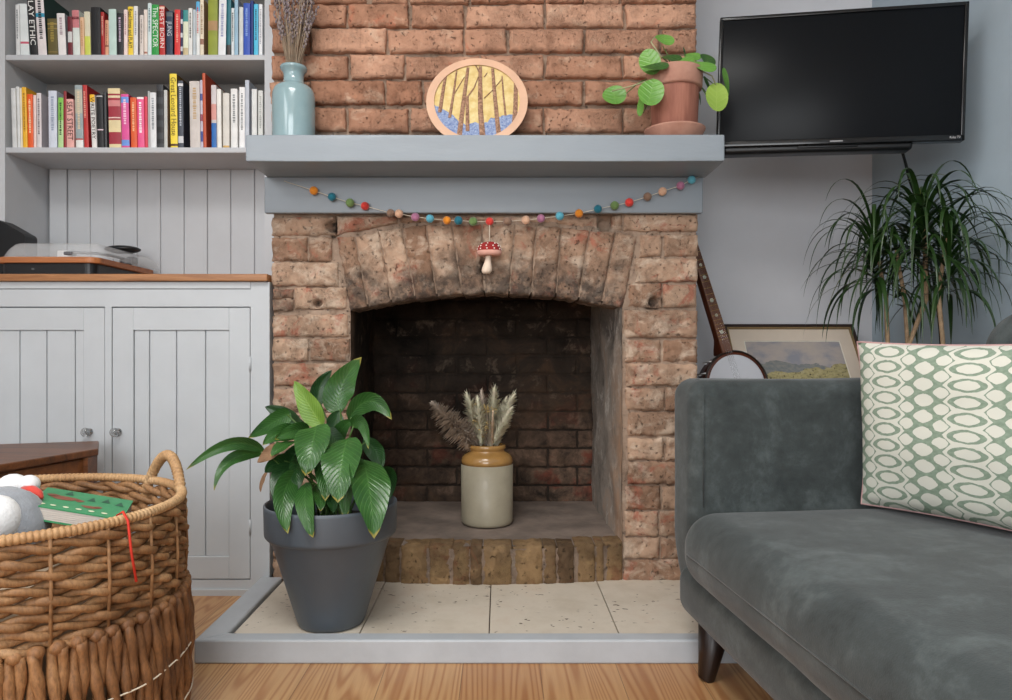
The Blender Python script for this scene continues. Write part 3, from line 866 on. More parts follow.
LOW = [
 (12.2, 16.6, 88, -1.6, (204, 206, 206), None, None, [], None, 'grey-white book first at the left end of the lower shelf'),
 (17.0, 20.4, 86.5, -1.5, (210, 212, 212), None, None, [], None, 'pale grey book second from the left on the lower shelf'),
 (20.7, 22.6, 88, -1.4, (232, 222, 196), None, None, [], None, 'very thin cream book left of the amber one'),
 (22.9, 27.2, 87, -1.5, (232, 178, 44), (160, 110, 30), (216, 160, 30), [], None, 'amber yellow book left of the orange one, lower shelf'),
 (27.6, 33.2, 94, -1, (226, 92, 36), (250, 210, 170), None, [], None, 'vivid orange book near the left end, lower shelf'),
 (33.5, 36.2, 95, -.6, (232, 206, 200), None, None, [], None, 'thin pale pink book right of the vivid orange one'),
 (36.8, 41.4, 93, -.6, (214, 206, 206), (120, 110, 116), (184, 178, 182), [], None, 'lilac-grey book with its cover showing, lower shelf'),
 (48.6, 56.8, 90.6, -.5, (206, 212, 224), (150, 160, 180), (184, 190, 204), [], None, 'wide pale blue-white book left of the green-spined one'),
 (58.0, 63.0, 97.5, 0, (178, 212, 150), (40, 70, 30), None, [(.55, 1, (128, 190, 80))], None, 'pale green book on the lower shelf'),
 (63.3, 66.2, 91, 0, (142, 36, 42), None, (80, 26, 28), [], None, 'dark red book behind the pink one with brown capitals'),
 (66.6, 74.0, 99, -1, (228, 170, 162), (86, 54, 50), None, [], 'SEAT STREET', 'pink book with brown capitals on the lower shelf'),
 (76.0, 83.2, 85, -1.6, (150, 164, 166), (214, 196, 166), None, [(0, .13, (226, 226, 222)), (.13, .15, (170, 40, 40)), (.55, .93, (186, 182, 164))], None, 'grey-blue book with a white foot'),
 (83.6, 88.6, 85, -2, (188, 44, 42), (226, 160, 140), (150, 22, 24), [], None, 'tall red book with red cover showing, lower shelf'),
 (92.0, 96.8, 94.5, -2.6, (226, 222, 218), BLK, None, [(.86, 1, (240, 186, 40))], 'WRITE POETRY', 'white book with a yellow top, leaning left'),
 (97.4, 103.6, 94, -1.4, (24, 25, 27), None, None, [(.33, .35, (214, 190, 200)), (.95, .97, (200, 200, 200))], None, 'black book with a pale band, lower shelf'),
 (104.0, 106.8, 92, -1, (58, 60, 62), None, None, [], None, 'thin charcoal book beside the banded crimson volume'),
 (109.2, 121.2, 88.2, -1.6, (160, 48, 62), None, (200, 180, 140), [(.0, .07, (222, 206, 160)), (.27, .47, (226, 208, 162)), (.5, .52, (230, 200, 190)), (.7, .8, (206, 130, 130)), (.84, .88, (226, 206, 170)), (.91, 1.0, (228, 210, 164))], None, 'thick crimson and cream banded volume on the lower shelf'),
 (121.8, 129.4, 94, -1.2, (220, 84, 152), (250, 200, 220), (170, 36, 90), [(.05, .16, (110, 150, 220)), (.84, .95, (110, 150, 220))], None, 'magenta pink book with small blue patches'),
 (131.0, 136.8, 97.4, -1, (220, 92, 44), (250, 190, 140), None, [], None, 'orange book between two pink books'),
 (137.6, 144.4, 97, -1, (232, 92, 144), (250, 236, 240), None, [(.96, 1, (250, 236, 236))], None, 'hot pink book with white script right of the orange one'),
 (144.8, 147.6, 96.5, -.8, (214, 62, 84), None, None, [], None, 'narrow coral red book right of the hot pink one'),
 (147.9, 149.8, 91, -.4, (182, 184, 182), None, None, [], None, 'very thin grey book right of the coral red one'),
 (150.2, 156.2, 92.4, -.6, (224, 226, 228), (140, 146, 150), None, [], None, 'white book left of the black patterned one'),
 (157.0, 163.6, 84.4, -.8, (54, 56, 60), None, (64, 66, 68), [(.08, .15, BLK), (.25, .34, BLK), (.44, .52, BLK), (.62, .7, BLK), (.8, .9, BLK)], None, 'charcoal book with black zigzag marks'),
 (164.0, 167.4, 90, -.4, (192, 194, 190), None, (150, 120, 90), [], None, 'light grey book between charcoal and tall yellow books'),
 (170.6, 177.6, 73.6, -1.2, (240, 214, 66), (110, 90, 20), (90, 70, 30), [(.03, .06, (90, 60, 20))], 'Great Leonard House', 'tallest yellow book on the lower shelf'),
 (178.2, 183.4, 80.6, -.6, (66, 72, 84), (180, 186, 196), (42, 44, 56), [(.08, .18, (206, 208, 210)), (.92, .96, (220, 220, 220))], None, 'dark slate book right of the tallest yellow one'),
 (190.2, 200.2, 81, -1, (204, 196, 190), (190, 160, 120), (190, 184, 180), [], None, 'wide stone-grey book on the lower shelf'),
 (200.6, 203.0, 80, -.8, (196, 190, 206), None, None, [(.1, .25, (70, 80, 150)), (.4, .5, (150, 70, 90)), (.7, .8, (80, 90, 150))], None, 'thin blue and white flowered book'),
 (203.4, 206.4, 73, -1.4, (190, 84, 50), None, (166, 62, 38), [], None, 'tall rust brown book with its cover showing'),
 (211.6, 216.6, 85, -.6, (204, 196, 196), None, None, [(0, .4, (36, 104, 176)), (.45, .7, (214, 150, 140))], None, 'white book with a blue lower half'),
 (217.2, 221.4, 89, -.6, (232, 230, 224), None, (222, 218, 208), [], None, 'ivory book right of the blue and white one'),
 (223.0, 229.2, 93, -.2, (214, 210, 202), None, None, [(.0, .05, (200, 160, 90))], None, 'short putty coloured book, lower shelf'),
 (231.0, 237.4, 88.6, -.4, (230, 230, 228), (130, 134, 136), None, [], None, 'white book with grey print, fifth from the right on the lower shelf'),
 (239.2, 244.6, 87, 0, (236, 236, 236), (130, 134, 136), None, [], None, 'bright white book left of the tall grey-blue one'),
 (245.0, 249.0, 80, 0, (188, 194, 204), None, (176, 182, 194), [], None, 'tall pale grey-blue book near the right end, lower shelf'),
 (251.6, 256.6, 89, 0, (218, 220, 218), None, None, [], None, 'white-grey book second from the right on the lower shelf'),
 (258.0, 262.6, 90.4, 0, (210, 212, 208), (160, 164, 160), None, [], None, 'grey-white book at the right end of the lower shelf'),
]
M['pages'] = mat('book_pages', (222, 214, 196), .9, .05, 40)
def make_book(x0, x1, ty, lean, spine, ink, cover, bands, words, label, zb, grp, pyb):
    ys = YS + rnd.uniform(.008, .016)
    k = ys / F
    X0, X1 = (x0 - 500) * k, (x1 - 500) * k
    H = (CH + (352 - ty) * k) - zb
    H = min(H, .262)
    sh = lean * k / H
    D = min(.178, max(.118, H * .68)) * rnd.uniform(.96, 1.02)
    w = X1 - X0
    T = lambda x, y, z: (x + sh * (z - zb), y, z)
    mats = [cmat(spine), cmat(cover or spine), M['pages']]
    m = MB()
    t = min(.0016, w * .2)
    def bb(a, b, y0, y1, z0, z1, mi):
        m.hexa([T(a, y0, z0), T(b, y0, z0), T(b, y1, z0), T(a, y1, z0), T(a, y0, z1), T(b, y0, z1), T(b, y1, z1), T(a, y1, z1)], mi)
    # rounded spine
    n = 6
    def sp(u, v): return T(X0 + w * u, ys + .0015 - .0015 * math.sin(PI * u) ** .6, zb + H * v)
    m.grid(sp, n, 1, 0, uv=False)
    bb(X0, X0 + t, ys + .0015, ys + D, zb, zb + H, 1)
    bb(X1 - t, X1, ys + .0015, ys + D, zb, zb + H, 1)
    bb(X0 + t, X1 - t, ys + .0014, ys + .003, zb, zb + H, 0)
    bb(X0 + t, X1 - t, ys + .003, ys + D - .002, zb + .002, zb + H - .003, 2)
    for a, b, c in bands:
        mats.append(cmat(c))
        m.grid(lambda u, v: T(X0 + w * u, ys + .0012 - .0015 * math.sin(PI * u) ** .6, zb + H * (a + (b - a) * v)), n, 1, len(mats) - 1, uv=False)
    if ink and not words:
        # lines of small print, too fine to read, down the spine
        mats.append(cmat(ink)); z = zb + H * .9; q = len(mats) - 1
        stop = zb + H * rnd.uniform(.25, .5)
        while z > stop:
            l = rnd.uniform(.002, .006)
            xm = X0 + w * .5; hw = w * rnd.uniform(.13, .2)
            y = ys - .0004
            m.poly([T(xm - hw, y, z - l), T(xm + hw, y, z - l), T(xm + hw, y, z), T(xm - hw, y, z)], q)
            z -= l + rnd.uniform(.001, .003)
    o = m.build('book', mats, loc=((X0 + X1) / 2, ys + D / 2, zb))
    tag(o, label, 'book', grp)
    if words:
        ang = Matrix(((0, 1, 0, 0), (0, 0, -1, 0), (-1, 0, 0, 0), (0, 0, 0, 1)))     # text runs downwards, facing the room
        shm = Matrix.Identity(4); shm[0][2] = sh
        mtx = Matrix.Translation((X0 + w * .5, ys - .0006, zb)) @ shm @ Matrix.Translation((0, 0, H * (.56 if words != 'JUNG' else .6))) @ ang
        text_part('spine_title', words, w * 1.05, mtx, cmat(ink), o, fit=min(H * .78, .045 if words == 'JUNG' else 1))
    return o
for b in UP: make_book(*b, ZU, 'books on the upper shelf', 53.5)
for b in LOW: make_book(*b, ZL, 'books on the lower shelf', 146.5)

# ================================================================== turntable and what stands by it
zt = cz(274.4)
tt = thing('turntable', 'wood-topped record player with clear dust cover on the oak worktop', 'record player', (-1.33, 2.21, zt))
TX1 = -1.142; TX0 = TX1 - .42; TY0, TY1 = 2.035, 2.395
TX0 = -1.430
def rplan(x0, x1, y0, y1, r, n=6):
    o = []
    for cxx, cyy, a0 in ((x1 - r, y1 - r, 0), (x0 + r, y1 - r, 90), (x0 + r, y0 + r, 180), (x1 - r, y0 + r, 270)):
        for i in range(n + 1):
            a = R(a0 + 90 * i / n); o.append((cxx + r * math.cos(a), cyy + r * math.sin(a)))
    return o
mb = MB(); mb.prism([(x, y, zt + .037) for x, y in rplan(TX0, TX1, TY0, TY1, .03)], (0, 0, .017))
o = mb.build('deck', M['tt_wood'], tt)
bv = o.modifiers.new('bevel', 'BEVEL'); bv.width = .002; bv.segments = 2; bv.limit_method = 'ANGLE'
mb = MB(); mb.prism([(x, y, zt + .003) for x, y in rplan(TX0 + .008, TX1 - .012, TY0 + .010, TY1 - .012, .025)], (0, 0, .034))
mb.build('plinth', M['black'], tt)
mb = MB(); mb.box(-1.33, -1.322, TY0 + .0085, TY0 + .0102, zt + .018, zt + .023); mb.build('badge', cmat((90, 92, 94)), tt)
mb = MB(); mb.lathe([(.094, 0), (.10, .002), (.10, .010), (.096, .012)], (-1.30, 2.22, zt + .054), 48); mb.build('platter', M['black'], tt)
mb = MB()
mb.tube([(-1.19, 2.30, zt + .080), (-1.185, 2.20, zt + .078), (-1.19, 2.13, zt + .076), (-1.235, 2.075, zt + .072)], .0045, 8)
mb.rbox(-1.247, -1.223, 2.055, 2.083, zt + .062, zt + .072, .003, 2)
mb.lathe([(.018, 0), (.018, .026)], (-1.19, 2.29, zt + .054), 20)
mb.rbox(-1.203, -1.177, 2.315, 2.345, zt + .068, zt + .092, .006, 2)
mb.build('tonearm', mat('tonearm_grey', (92, 92, 96), .35, .05), tt)
# low clear lid, curved down at its edges, open at the back
M['acrylic'] = NT('smoky_clear_acrylic').set(Base_Color=(.80, .82, .83, 1), Roughness=.06, Alpha=.20, IOR=1.3).m
mb = MB()
def lid(u, v, off=0):
    x = TX0 + .012 + (TX1 + .012 - TX0 - .012) * u; y = TY0 + .02 + (TY1 - .004 - TY0 - .02) * v
    e = min(u / .10, (1 - u) / .16, v / .10, 1)
    return (x, y, zt + .0545 + (.046 - off) * math.sin(PI / 2 * max(0, min(1, e))) ** .7)
mb.grid(lambda u, v: lid(u, v), 40, 30, 0, uv=False)
mb.grid(lambda u, v: lid(u, v, .0016), 40, 30, 0, uv=False)
mb.build('dust_cover', M['acrylic'], tt)
o = MB(); o.rbox(-1.292, -1.262, 2.10, 2.12, zt + .0545, zt + .080, .002, 2)
o = o.build('label_block', cmat((238, 238, 238)), tt)
def dome(d): return d
mb = MB(); mb.ball((-1.205, 2.30, zt + .112), 1, 24, 0, .055, .045, .012)
mb.rbox(-1.23, -1.18, 2.28, 2.32, zt + .0995, zt + .106, .003, 2)
tag(mb.build('record_brush', M['black'], loc=(-1.205, 2.30, zt + .0995)), 'black oval record brush lying on the clear dust cover', 'brush')
# black speaker behind
sp = thing('speaker', 'black wedge speaker with rounded end at the far left of the worktop', 'speaker', (-1.47, 2.2, zt))
mb = MB()
pr = [(-1.509, zt), (-1.433, zt), (-1.433, zt + .128)]
for i in range(7):
    a = R(0 + 62 * i / 6); pr.append((-1.448 + .015 * math.cos(a), zt + .130 + .015 * math.sin(a)))
pr += [(-1.509, zt + .182)]
mb.prism([(x, 2.17, z) for x, z in pr], (0, .06, 0))
mb.build('grille', M['black'], sp)
mb = MB(); mb.box(-1.50, -1.45, 2.1685, 2.1702, zt + .02, zt + .026); mb.build('trim_strip', M['blackgloss'], sp)

# ================================================================== on the mantel
def lathe_thing(name, label, cat, c, prof, m, n=48, group=None):
    mb = MB(); mb.lathe(prof, c, n)
    return tag(mb.build(name, m, loc=c), label, cat, group)
vc = Vector(((293.7 - 500) * 1.93 / F, 1.93, MZ))
lathe_thing('vase', 'glazed duck-egg blue stoneware bottle vase at the left end of the mantel', 'vase', vc,
    [(.048, 0), (.054, .002), (.0565, .008), (.0565, .100), (.056, .135), (.0545, .146), (.050, .156), (.042, .163), (.033, .168), (.0285, .172), (.0262, .180), (.0262, .192), (.0285, .201), (.034, .207), (.0358, .211), (.0350, .2155), (.031, .2165), (.0265, .214), (.0235, .207), (.022, .196), (.022, .178), (.028, .165), (.048, .13), (.05, .012), (.02, .008)], M['vase'])
M['lav_stem'] = mat('dried_stem', (150, 132, 112), .9, .12, 60)
M['lav_bud'] = mat('dried_lavender_bud', (104, 94, 104), .95, .2, 80, .3, 200, col2=(146, 132, 126))
for i in range(60):
    a = rnd.uniform(0, 2 * PI); r0 = .0185 * math.sqrt(rnd.random()); sp_ = rnd.random() ** .6
    b = vc + Vector((math.cos(a) * r0, math.sin(a) * r0, .10)); nk = vc + Vector((math.cos(a) * r0, math.sin(a) * r0, .216))
    L = rnd.uniform(.10, .24)
    tip = nk + Vector((math.cos(a) * .052 * sp_, math.sin(a) * .034 * sp_, L))
    if tip.y > 1.975: tip.y = 1.975
    mid = (nk + tip) / 2 + Vector((rnd.uniform(-.004, .004), 0, 0))
    m = MB(); m.tube([b, nk, mid, tip], .0009, 5)
    st = tag(m.build('lavender_stem', M['lav_stem'], loc=nk), 'dried lavender stem among those fanned out in the blue vase', 'dried flower', 'dried lavender in the blue vase')
    m = MB()
    d = (tip - mid).normalized()
    for q in range(rnd.randint(7, 10)):
        p = tip - d * (.0065 * q); an = q * 2.4
        m.ball(p + Vector((math.cos(an) * .0022, math.sin(an) * .0022, 0)), .0032, 6, 0, 1, 1, 1.5)
    m.build('flower_spike', M['lav_bud'], st)

# round picture of a wood with bluebells, its foot cut flat, leaning on the brick
art = thing('round_picture', 'round wooden picture of trees and bluebells leaning on the brick above the mantel', 'picture', (P(477, 135, 1.9).x, 1.892, MZ))
RA = .136; TILT = R(17)
def artp(px, py, off=0):
    """photo pixel on the leaning disc"""
    x = (px - 477) * 1.93 / F; s = (134.6 - py) / 78.0 * (RA * 1.9)
    return ax_c + Vector((x, math.sin(TILT) * s - math.cos(TILT) * off, math.cos(TILT) * s + math.sin(TILT) * -off + .0))
ax_c = Vector((P(477, 135, 1.93).x, 1.896, MZ + .0035))
def disc_out(rs, n=64):
    o = []
    zc = RA * .95
    for i in range(n):
        a = -PI / 2 + 2 * PI * i / n
        x, s = RA * rs * math.cos(a), zc + RA * rs * math.sin(a)
        o.append((x, max(s, RA * (1 - rs) * .0)))
    return o
def a3(x, s, off=0):
    return ax_c + Vector((x, math.sin(TILT) * s - math.cos(TILT) * off, math.cos(TILT) * s - math.sin(TILT) * off))
M['art_rim'] = mat('peach_birch_rim', (214, 172, 142), .5, .04, 14)
mb = MB()
po = disc_out(1.0)
mb.prism([a3(x, s, 0) for x, s in po], Vector((0, math.cos(TILT), -math.sin(TILT))) * .004)
# raised rim ring
pi_ = disc_out(.845)
vs = [a3(x, s, .006) for x, s in po] + [a3(x, s, .006) for x, s in pi_] + [a3(x, s, .0) for x, s in po] + [a3(x, s, .0) for x, s in pi_]
n = 64
fs = []
for i in range(n):
    j = (i + 1) % n
    fs += [(i, j, n + j, n + i), (i, 2 * n + i, 2 * n + j, j), (n + i, n + j, 3 * n + j, 3 * n + i)]
mb.add(vs, fs, 0, flat=True)
mb.build('rim', M['art_rim'], art)
M['art_sky'] = mat('painted_yellow_leaves', (204, 172, 100), .7, .05, 60, col2=(226, 206, 150))
M['art_blue'] = mat('painted_bluebells', (78, 104, 160), .8, .05, 190, .4, 300, col2=(170, 182, 204))
M['art_bark'] = mat('painted_bark', (100, 66, 48), .8, .1, 170, .4, 200, col2=(184, 144, 116))
mb = MB()
mb.add([a3(0, RA * .95, .001)] + [a3(x, s, .001) for x, s in disc_out(.85)], [(0, i + 1, (i + 1) % 64 + 1) for i in range(64)], 0, flat=True)
# bluebells: lower part of the disc, along a ragged edge
edge = [(-.99, .86), (-.8, .76), (-.6, .66), (-.42, .48), (-.25, .40), (-.05, .46), (.15, .42), (.35, .56), (.55, .60), (.8, .64), (.99, .64)]
pts = []
for i in range(49):
    x = -RA * .84 + 2 * RA * .84 * i / 48
    t = x / (RA * .84)
    for (a, b), (c, d) in zip(edge, edge[1:]):
        if a <= t <= c: hh = b + (d - b) * (t - a) / (c - a)
    if t < -.99: hh = .86
    if t > .99: hh = .64
    hh = RA * (hh + .05 * noise.noise((t * 14, 1, 2)))
    loS = max(0.0005, RA * .95 - math.sqrt(max(0, (RA * .845) ** 2 - x * x)))
    pts.append((x, loS, max(loS, min(hh, RA * .95 + math.sqrt(max(0, (RA * .845) ** 2 - x * x))))))
for (x0, l0, h0), (x1, l1, h1) in zip(pts, pts[1:]):
    mb.poly([a3(x0, l0, .002), a3(x1, l1, .002), a3(x1, h1, .002), a3(x0, h0, .002)], 1)
mb.build('painted_scene', [M['art_sky'], M['art_blue']], art)
def trunk(pts, w0, w1):
    """pts in pixels of the photo; a slightly domed strip of bark"""
    m = MB(); L = len(pts); V = []; Fc = []
    for i, (px, py) in enumerate(pts):
        x = (px - 477) * 1.93 / F; s = (134.6 - py) / 77.5 * (RA * 1.93)
        w = (w0 + (w1 - w0) * i / (L - 1)) * 1.93 / F / 2
        V += [a3(x - w, s, .0022), a3(x - w * .5, s, .0042), a3(x + w * .5, s, .0042), a3(x + w, s, .0022)]
    for i in range(L - 1):
        for k in range(3): Fc.append((i * 4 + k, i * 4 + k + 1, i * 4 + k + 5, i * 4 + k + 4))
    m.add(V, Fc)
    m.build('painted_tree', M['art_bark'], art)
trunk([(440, 107), (443, 85), (446, 66)], 4.0, 2.6)
trunk([(450, 112), (453, 92), (456, 68)], 3.2, 1.6)
trunk([(459.5, 132), (462, 110), (465, 85), (467.5, 65)], 5.5, 3)
trunk([(468, 124), (467.5, 105), (467, 92)], 4, 3)
trunk([(483, 131), (480.5, 105), (480, 80), (480, 64)], 6, 3.4)
trunk([(499.5, 133), (496.5, 108), (494, 84), (492.5, 66)], 5, 3)
trunk([(505.5, 110), (503.5, 92), (502, 73)], 2.2, 1.4)
trunk([(514, 120), (515.5, 100), (516, 78)], 5, 4)
trunk([(468, 92), (474, 84), (478, 74)], 2, 1)
trunk([(454, 90), (459, 82), (464, 74)], 1.2, .8)
trunk([(480, 72), (476, 64), (471, 60)], 1.8, 1)
trunk([(484, 74), (487, 70)], 1.4, .8)
trunk([(484, 94), (493, 86), (502, 76)], 1.2, .8)
for px in (449.5, 506.5):
    x = P(px, 134, 1.89).x
    m = MB(); m.rbox(x - .007, x + .007, 1.884, 1.90, MZ, MZ + .010, .002, 2)
    m.build('foot', M['black'], art)

# terracotta pot with a trailing round-leaved plant
pc = Vector(((674.5 - 500) * 1.9 / F, 1.9, MZ))
pl = thing('potted_plant', 'trailing round-leaved plant in a ribbed terracotta pot at the right end of the mantel', 'plant', pc)
mb = MB(); mb.lathe([(.052, 0), (.058, .002), (.066, .012), (.078, .033), (.0795, .037), (.077, .038), (.064, .014), (.05, .010)], pc, 48); mb.build('saucer', M['terra'], pl)
mb = MB(); mb.lathe([(.054, .0105), (.0575, .013), (.0635, .142), (.0650, .146)], pc, 144, 0, ribs=36, rib_amp=.0019, rib_rng=(.014, .14))
ob = mb.build('pot', M['terra_body'], pl)
mb = MB(); mb.lathe([(.0640, .141), (.0700, .1425), (.0712, .147), (.0728, .186), (.0720, .191), (.0690, .193), (.0645, .191), (.063, .175)], pc, 48); mb.build('pot_rim', M['terra'], ob)
mb = MB(); mb.lathe([(.064, .16), (.064, .178)], pc, 32); mb.build('soil', M['soil'], pl)
def round_leaf(c, w, h, rot, nrm, m, parent, stem_from=None, cup=.12, name='leaf'):
    """c centre, w x h metres, rot turn in its own plane, nrm facing"""
    nrm = Vector(nrm).normalized(); c = Vector(c)
    up = Vector((0, 0, 1)); rt = up.cross(nrm)
    rt = rt.normalized() if rt.length > 1e-4 else Vector((1, 0, 0))
    up = nrm.cross(rt)
    ca, sa = math.cos(rot), math.sin(rot)
    e1 = rt * ca + up * sa; e2 = up * ca - rt * sa
    mbb = MB(); V = [c - nrm * cup * w * .3]; U = [(.5, .5)]; Fc = []; n = 20; rings = 4
    for r in range(1, rings + 1):
        for k in range(n):
            a = 2 * PI * k / n; q = r / rings
            rr = 1 + .08 * max(0, math.cos(a - PI / 2)) ** 3
            x, y = math.cos(a) * q * rr, math.sin(a) * q * rr
            bend = -cup * w * .3 * (1 - q * q) + .05 * w * math.sin(2 * a) * q * q - cup * w * .25 * y * y
            V.append(c + e1 * (x * w / 2) + e2 * (y * h / 2) + nrm * bend); U.append((.5 + x / 2, .5 + y / 2))
    for k in range(n): Fc.append((0, 1 + k, 1 + (k + 1) % n))
    for r in range(rings - 1):
        for k in range(n):
            a, b = 1 + r * n + k, 1 + r * n + (k + 1) % n
            Fc.append((a, a + n, b + n, b))
    mbb.add(V, Fc, 0, U)
    lf = mbb.build(name, m, parent)
    if stem_from is not None:
        s = Vector(stem_from); tp = c - e2 * h * .3 - nrm * (.012 + cup * w * .3)
        mbb = MB(); mbb.tube([s, (s + tp) / 2 + Vector((0, -.004, .01)), tp], [.0016, .0014, .0011], 6)
        mbb.build('leaf_stalk', M['lily_stem'], lf)
    return lf
kp = 1.9 / F
crown = pc + Vector((0, 0, .20))
RL = [(664.8, 39, 20, 13, -.25, (.1, -.8, .35), 'hoya', -.01), (650, 62, 21, 28, .25, (-.2, -1, .2), 'hoya', -.05), (651, 92, 25, 28, -.25, (-.1, -1, .25), 'hoya', -.078),
      (614.4, 94.8, 24, 21, .1, (-.1, -1, .3), 'hoya', .0), (640.5, 106, 9, 20, -.1, (-.9, -.7, 0), 'hoya', .0), (654, 66, 30, 11, .18, (0, -.8, .7), 'hoya_dark', -.078),
      (672, 58, 24, 12, .15, (.2, -.8, .6), 'hoya_dark', -.02), (684.5, 52, 6, 11, -.3, (.8, -.5, .2), 'hoya_dark', .01), (692.5, 56, 18, 12, -.1, (0, -.9, .6), 'hoya', .02),
      (708, 59.5, 18, 13, -.5, (.3, -.9, .3), 'hoya_dark', .02), (702, 65, 29, 15, -.35, (.1, -.8, .6), 'hoya', -.05), (726.5, 82, 13, 27, .2, (.8, -.7, .1), 'hoya', .0),
      (717, 97, 23, 30, -.1, (.1, -1, .2), 'hoya_lime', -.03), (708, 85, 7, 18, .5, (.7, -.7, .2), 'hoya_dark', .0), (700, 99, 6, 13, 0, (.8, -.5, .1), 'hoya_dark', .03), (684, 61, 22, 12, .3, (0, -.8, .6), 'hoya', -.02)]
for px, py, w, h, rt, nr, mm, dy in RL:
    Y = 1.9 + dy
    c = P(px, py, Y)
    round_leaf(c, w * kp, h * kp, rt, nr, M[mm], pl, crown + Vector(((c.x - crown.x) * .25, (c.y - crown.y) * .2, -.01)))
mb = MB()
for pts in ([crown, P(650, 80, 1.86), P(632, 86, 1.87), P(612, 91, 1.89)], [crown, P(700, 70, 1.88), P(712, 76, 1.88), P(716, 85, 1.88)], [crown, P(660, 55, 1.88), P(651, 42, 1.89), P(655, 37, 1.89)]):
    mb.tube(pts, .0017, 6)
mb.build('stem', mat('pale_stem', (160, 160, 120), .6, .1), pl)

# ================================================================== garland of felt balls, mushroom
gl_ = thing('felt_ball_garland', 'string of small coloured felt balls slung below the mantel shelf', 'garland', P(490, 221, 1.965))
BC = {'o': (232, 140, 40), 't': (38, 116, 136), 'g': (112, 140, 82), 'r': (222, 66, 58), 'b': (138, 110, 92), 'p': (220, 176, 146), 'm': (176, 116, 146), 'a': (96, 176, 196)}
for k, c in list(BC.items()): M['felt' + k] = mat('felt_' + {'o': 'orange', 't': 'teal', 'g': 'green', 'r': 'red', 'b': 'brown', 'p': 'peach', 'm': 'mauve', 'a': 'aqua'}[k], c, .95, .12, 60, .5, 160, sheen=.4)
GB = [(313.8, 190.6, 'o'), (331.9, 196.8, 't'), (350, 202.8, 'g'), (365, 206, 'r'), (390.6, 213, 'b'), (399, 213.6, 'p'), (415.3, 217, 'm'), (430, 218.6, 'a'), (447, 220.4, 'o'), (458.4, 220.5, 't'), (473.2, 221.5, 'g'), (489.6, 221.4, 'r'),
      (507.6, 221.3, 'b'), (525.8, 220, 'p'), (541, 218.4, 'm'), (559.7, 216, 'a'), (579, 213.4, 'o'), (597.8, 209, 't'), (614.6, 205.5, 'g'), (629.3, 202.4, 'r'), (647.5, 196.6, 'b'), (662.6, 191.4, 'p'), (680.5, 185.6, 'm'), (691.5, 179.8, 'a')]
YG = 1.963
sp_pts = [P(284, 181, YG + .008)] + [P(x, y, YG) for x, y, _ in GB] + [P(700, 176.5, YG + .008)]
mb = MB(); mb.tube(sp_pts, .0009, 5); mb.build('string', M['cream'], gl_)
names = {'o': 'orange', 't': 'teal', 'g': 'moss green', 'r': 'red', 'b': 'brown', 'p': 'peach', 'm': 'mauve', 'a': 'aqua'}
for x, y, k in GB:
    m = MB(); sd = rnd.random() * 9
    m.ball(P(x, y, YG), .0117 * rnd.uniform(.94, 1.04), 14, 0, 1, 1, 1, lambda d: d * (1 + .05 * noise.noise(d * 160 + Vector((sd, 0, 0)))))
    tag(m.build('felt_ball', M['felt' + k], gl_), names[k] + ' felt ball')
YM = 1.958
ms = thing('mushroom_ornament', 'red spotted felt toadstool hanging below the middle of the garland', 'ornament', P(489.5, 262, YM))
c0 = P(489.3, 249.5, YM)
mb = MB(); mb.tube([P(489.5, 225, YM), P(489.4, 243, YM)], .0011, 5); mb.build('hanging_cord', M['cream'], ms)
mb = MB()
kx = YM / F
mb.lathe([(.001, -4 * kx), (9 * kx, -4 * kx), (11.6 * kx, -2 * kx), (11.9 * kx, 0), (10.8 * kx, 3 * kx), (8.4 * kx, 5.6 * kx), (4.6 * kx, 7.4 * kx), (.001, 8 * kx)], c0, 28, 0, 1, .8)
cap = mb.build('cap', M['mush_red'] if 'mush_red' in M else mat('felt_crimson', (150, 36, 34), .9, .1, 60, .4, 160), ms)
mb = MB()
for a, z in [(a, z) for z in (0.2, 3.0, 5.6) for a in range(0, 360, 36 if z < 4 else 52)]:
    r = {0.2: 11.8, 3.0: 10.7, 5.6: 8.3}[z] * kx
    a2 = R(a + z * 37)
    mb.ball(c0 + Vector((r * math.cos(a2), r * .8 * math.sin(a2), z * kx)), .0022, 8)
mb.build('spots', mat('felt_white', (236, 228, 220), .9, .05), cap)
mb = MB(); mb.lathe([(.001, -24.5 * kx), (3.6 * kx, -24 * kx), (5.2 * kx, -21.5 * kx), (5.0 * kx, -18.5 * kx), (3.5 * kx, -13 * kx), (2.8 * kx, -8 * kx), (3.4 * kx, -4.6 * kx), (.001, -4 * kx)], c0, 20)
for i, p in enumerate(mb.v): p.x -= max(0, c0.z - p.z) * .12
mb.build('stalk', mat('felt_cream', (226, 206, 186), .9, .06), ms)
mb = MB(); mb.lathe([(3.5 * kx, -5.5 * kx), (8 * kx, -6.6 * kx), (11.4 * kx, -6.0 * kx), (12.6 * kx, -3.8 * kx), (12.3 * kx, -1.4 * kx), (11.4 * kx, -1.2 * kx)], c0, 28, 0, 1, .8); mb.build('cap_edge', mat('felt_blush', (214, 160, 144), .9, .06), cap)

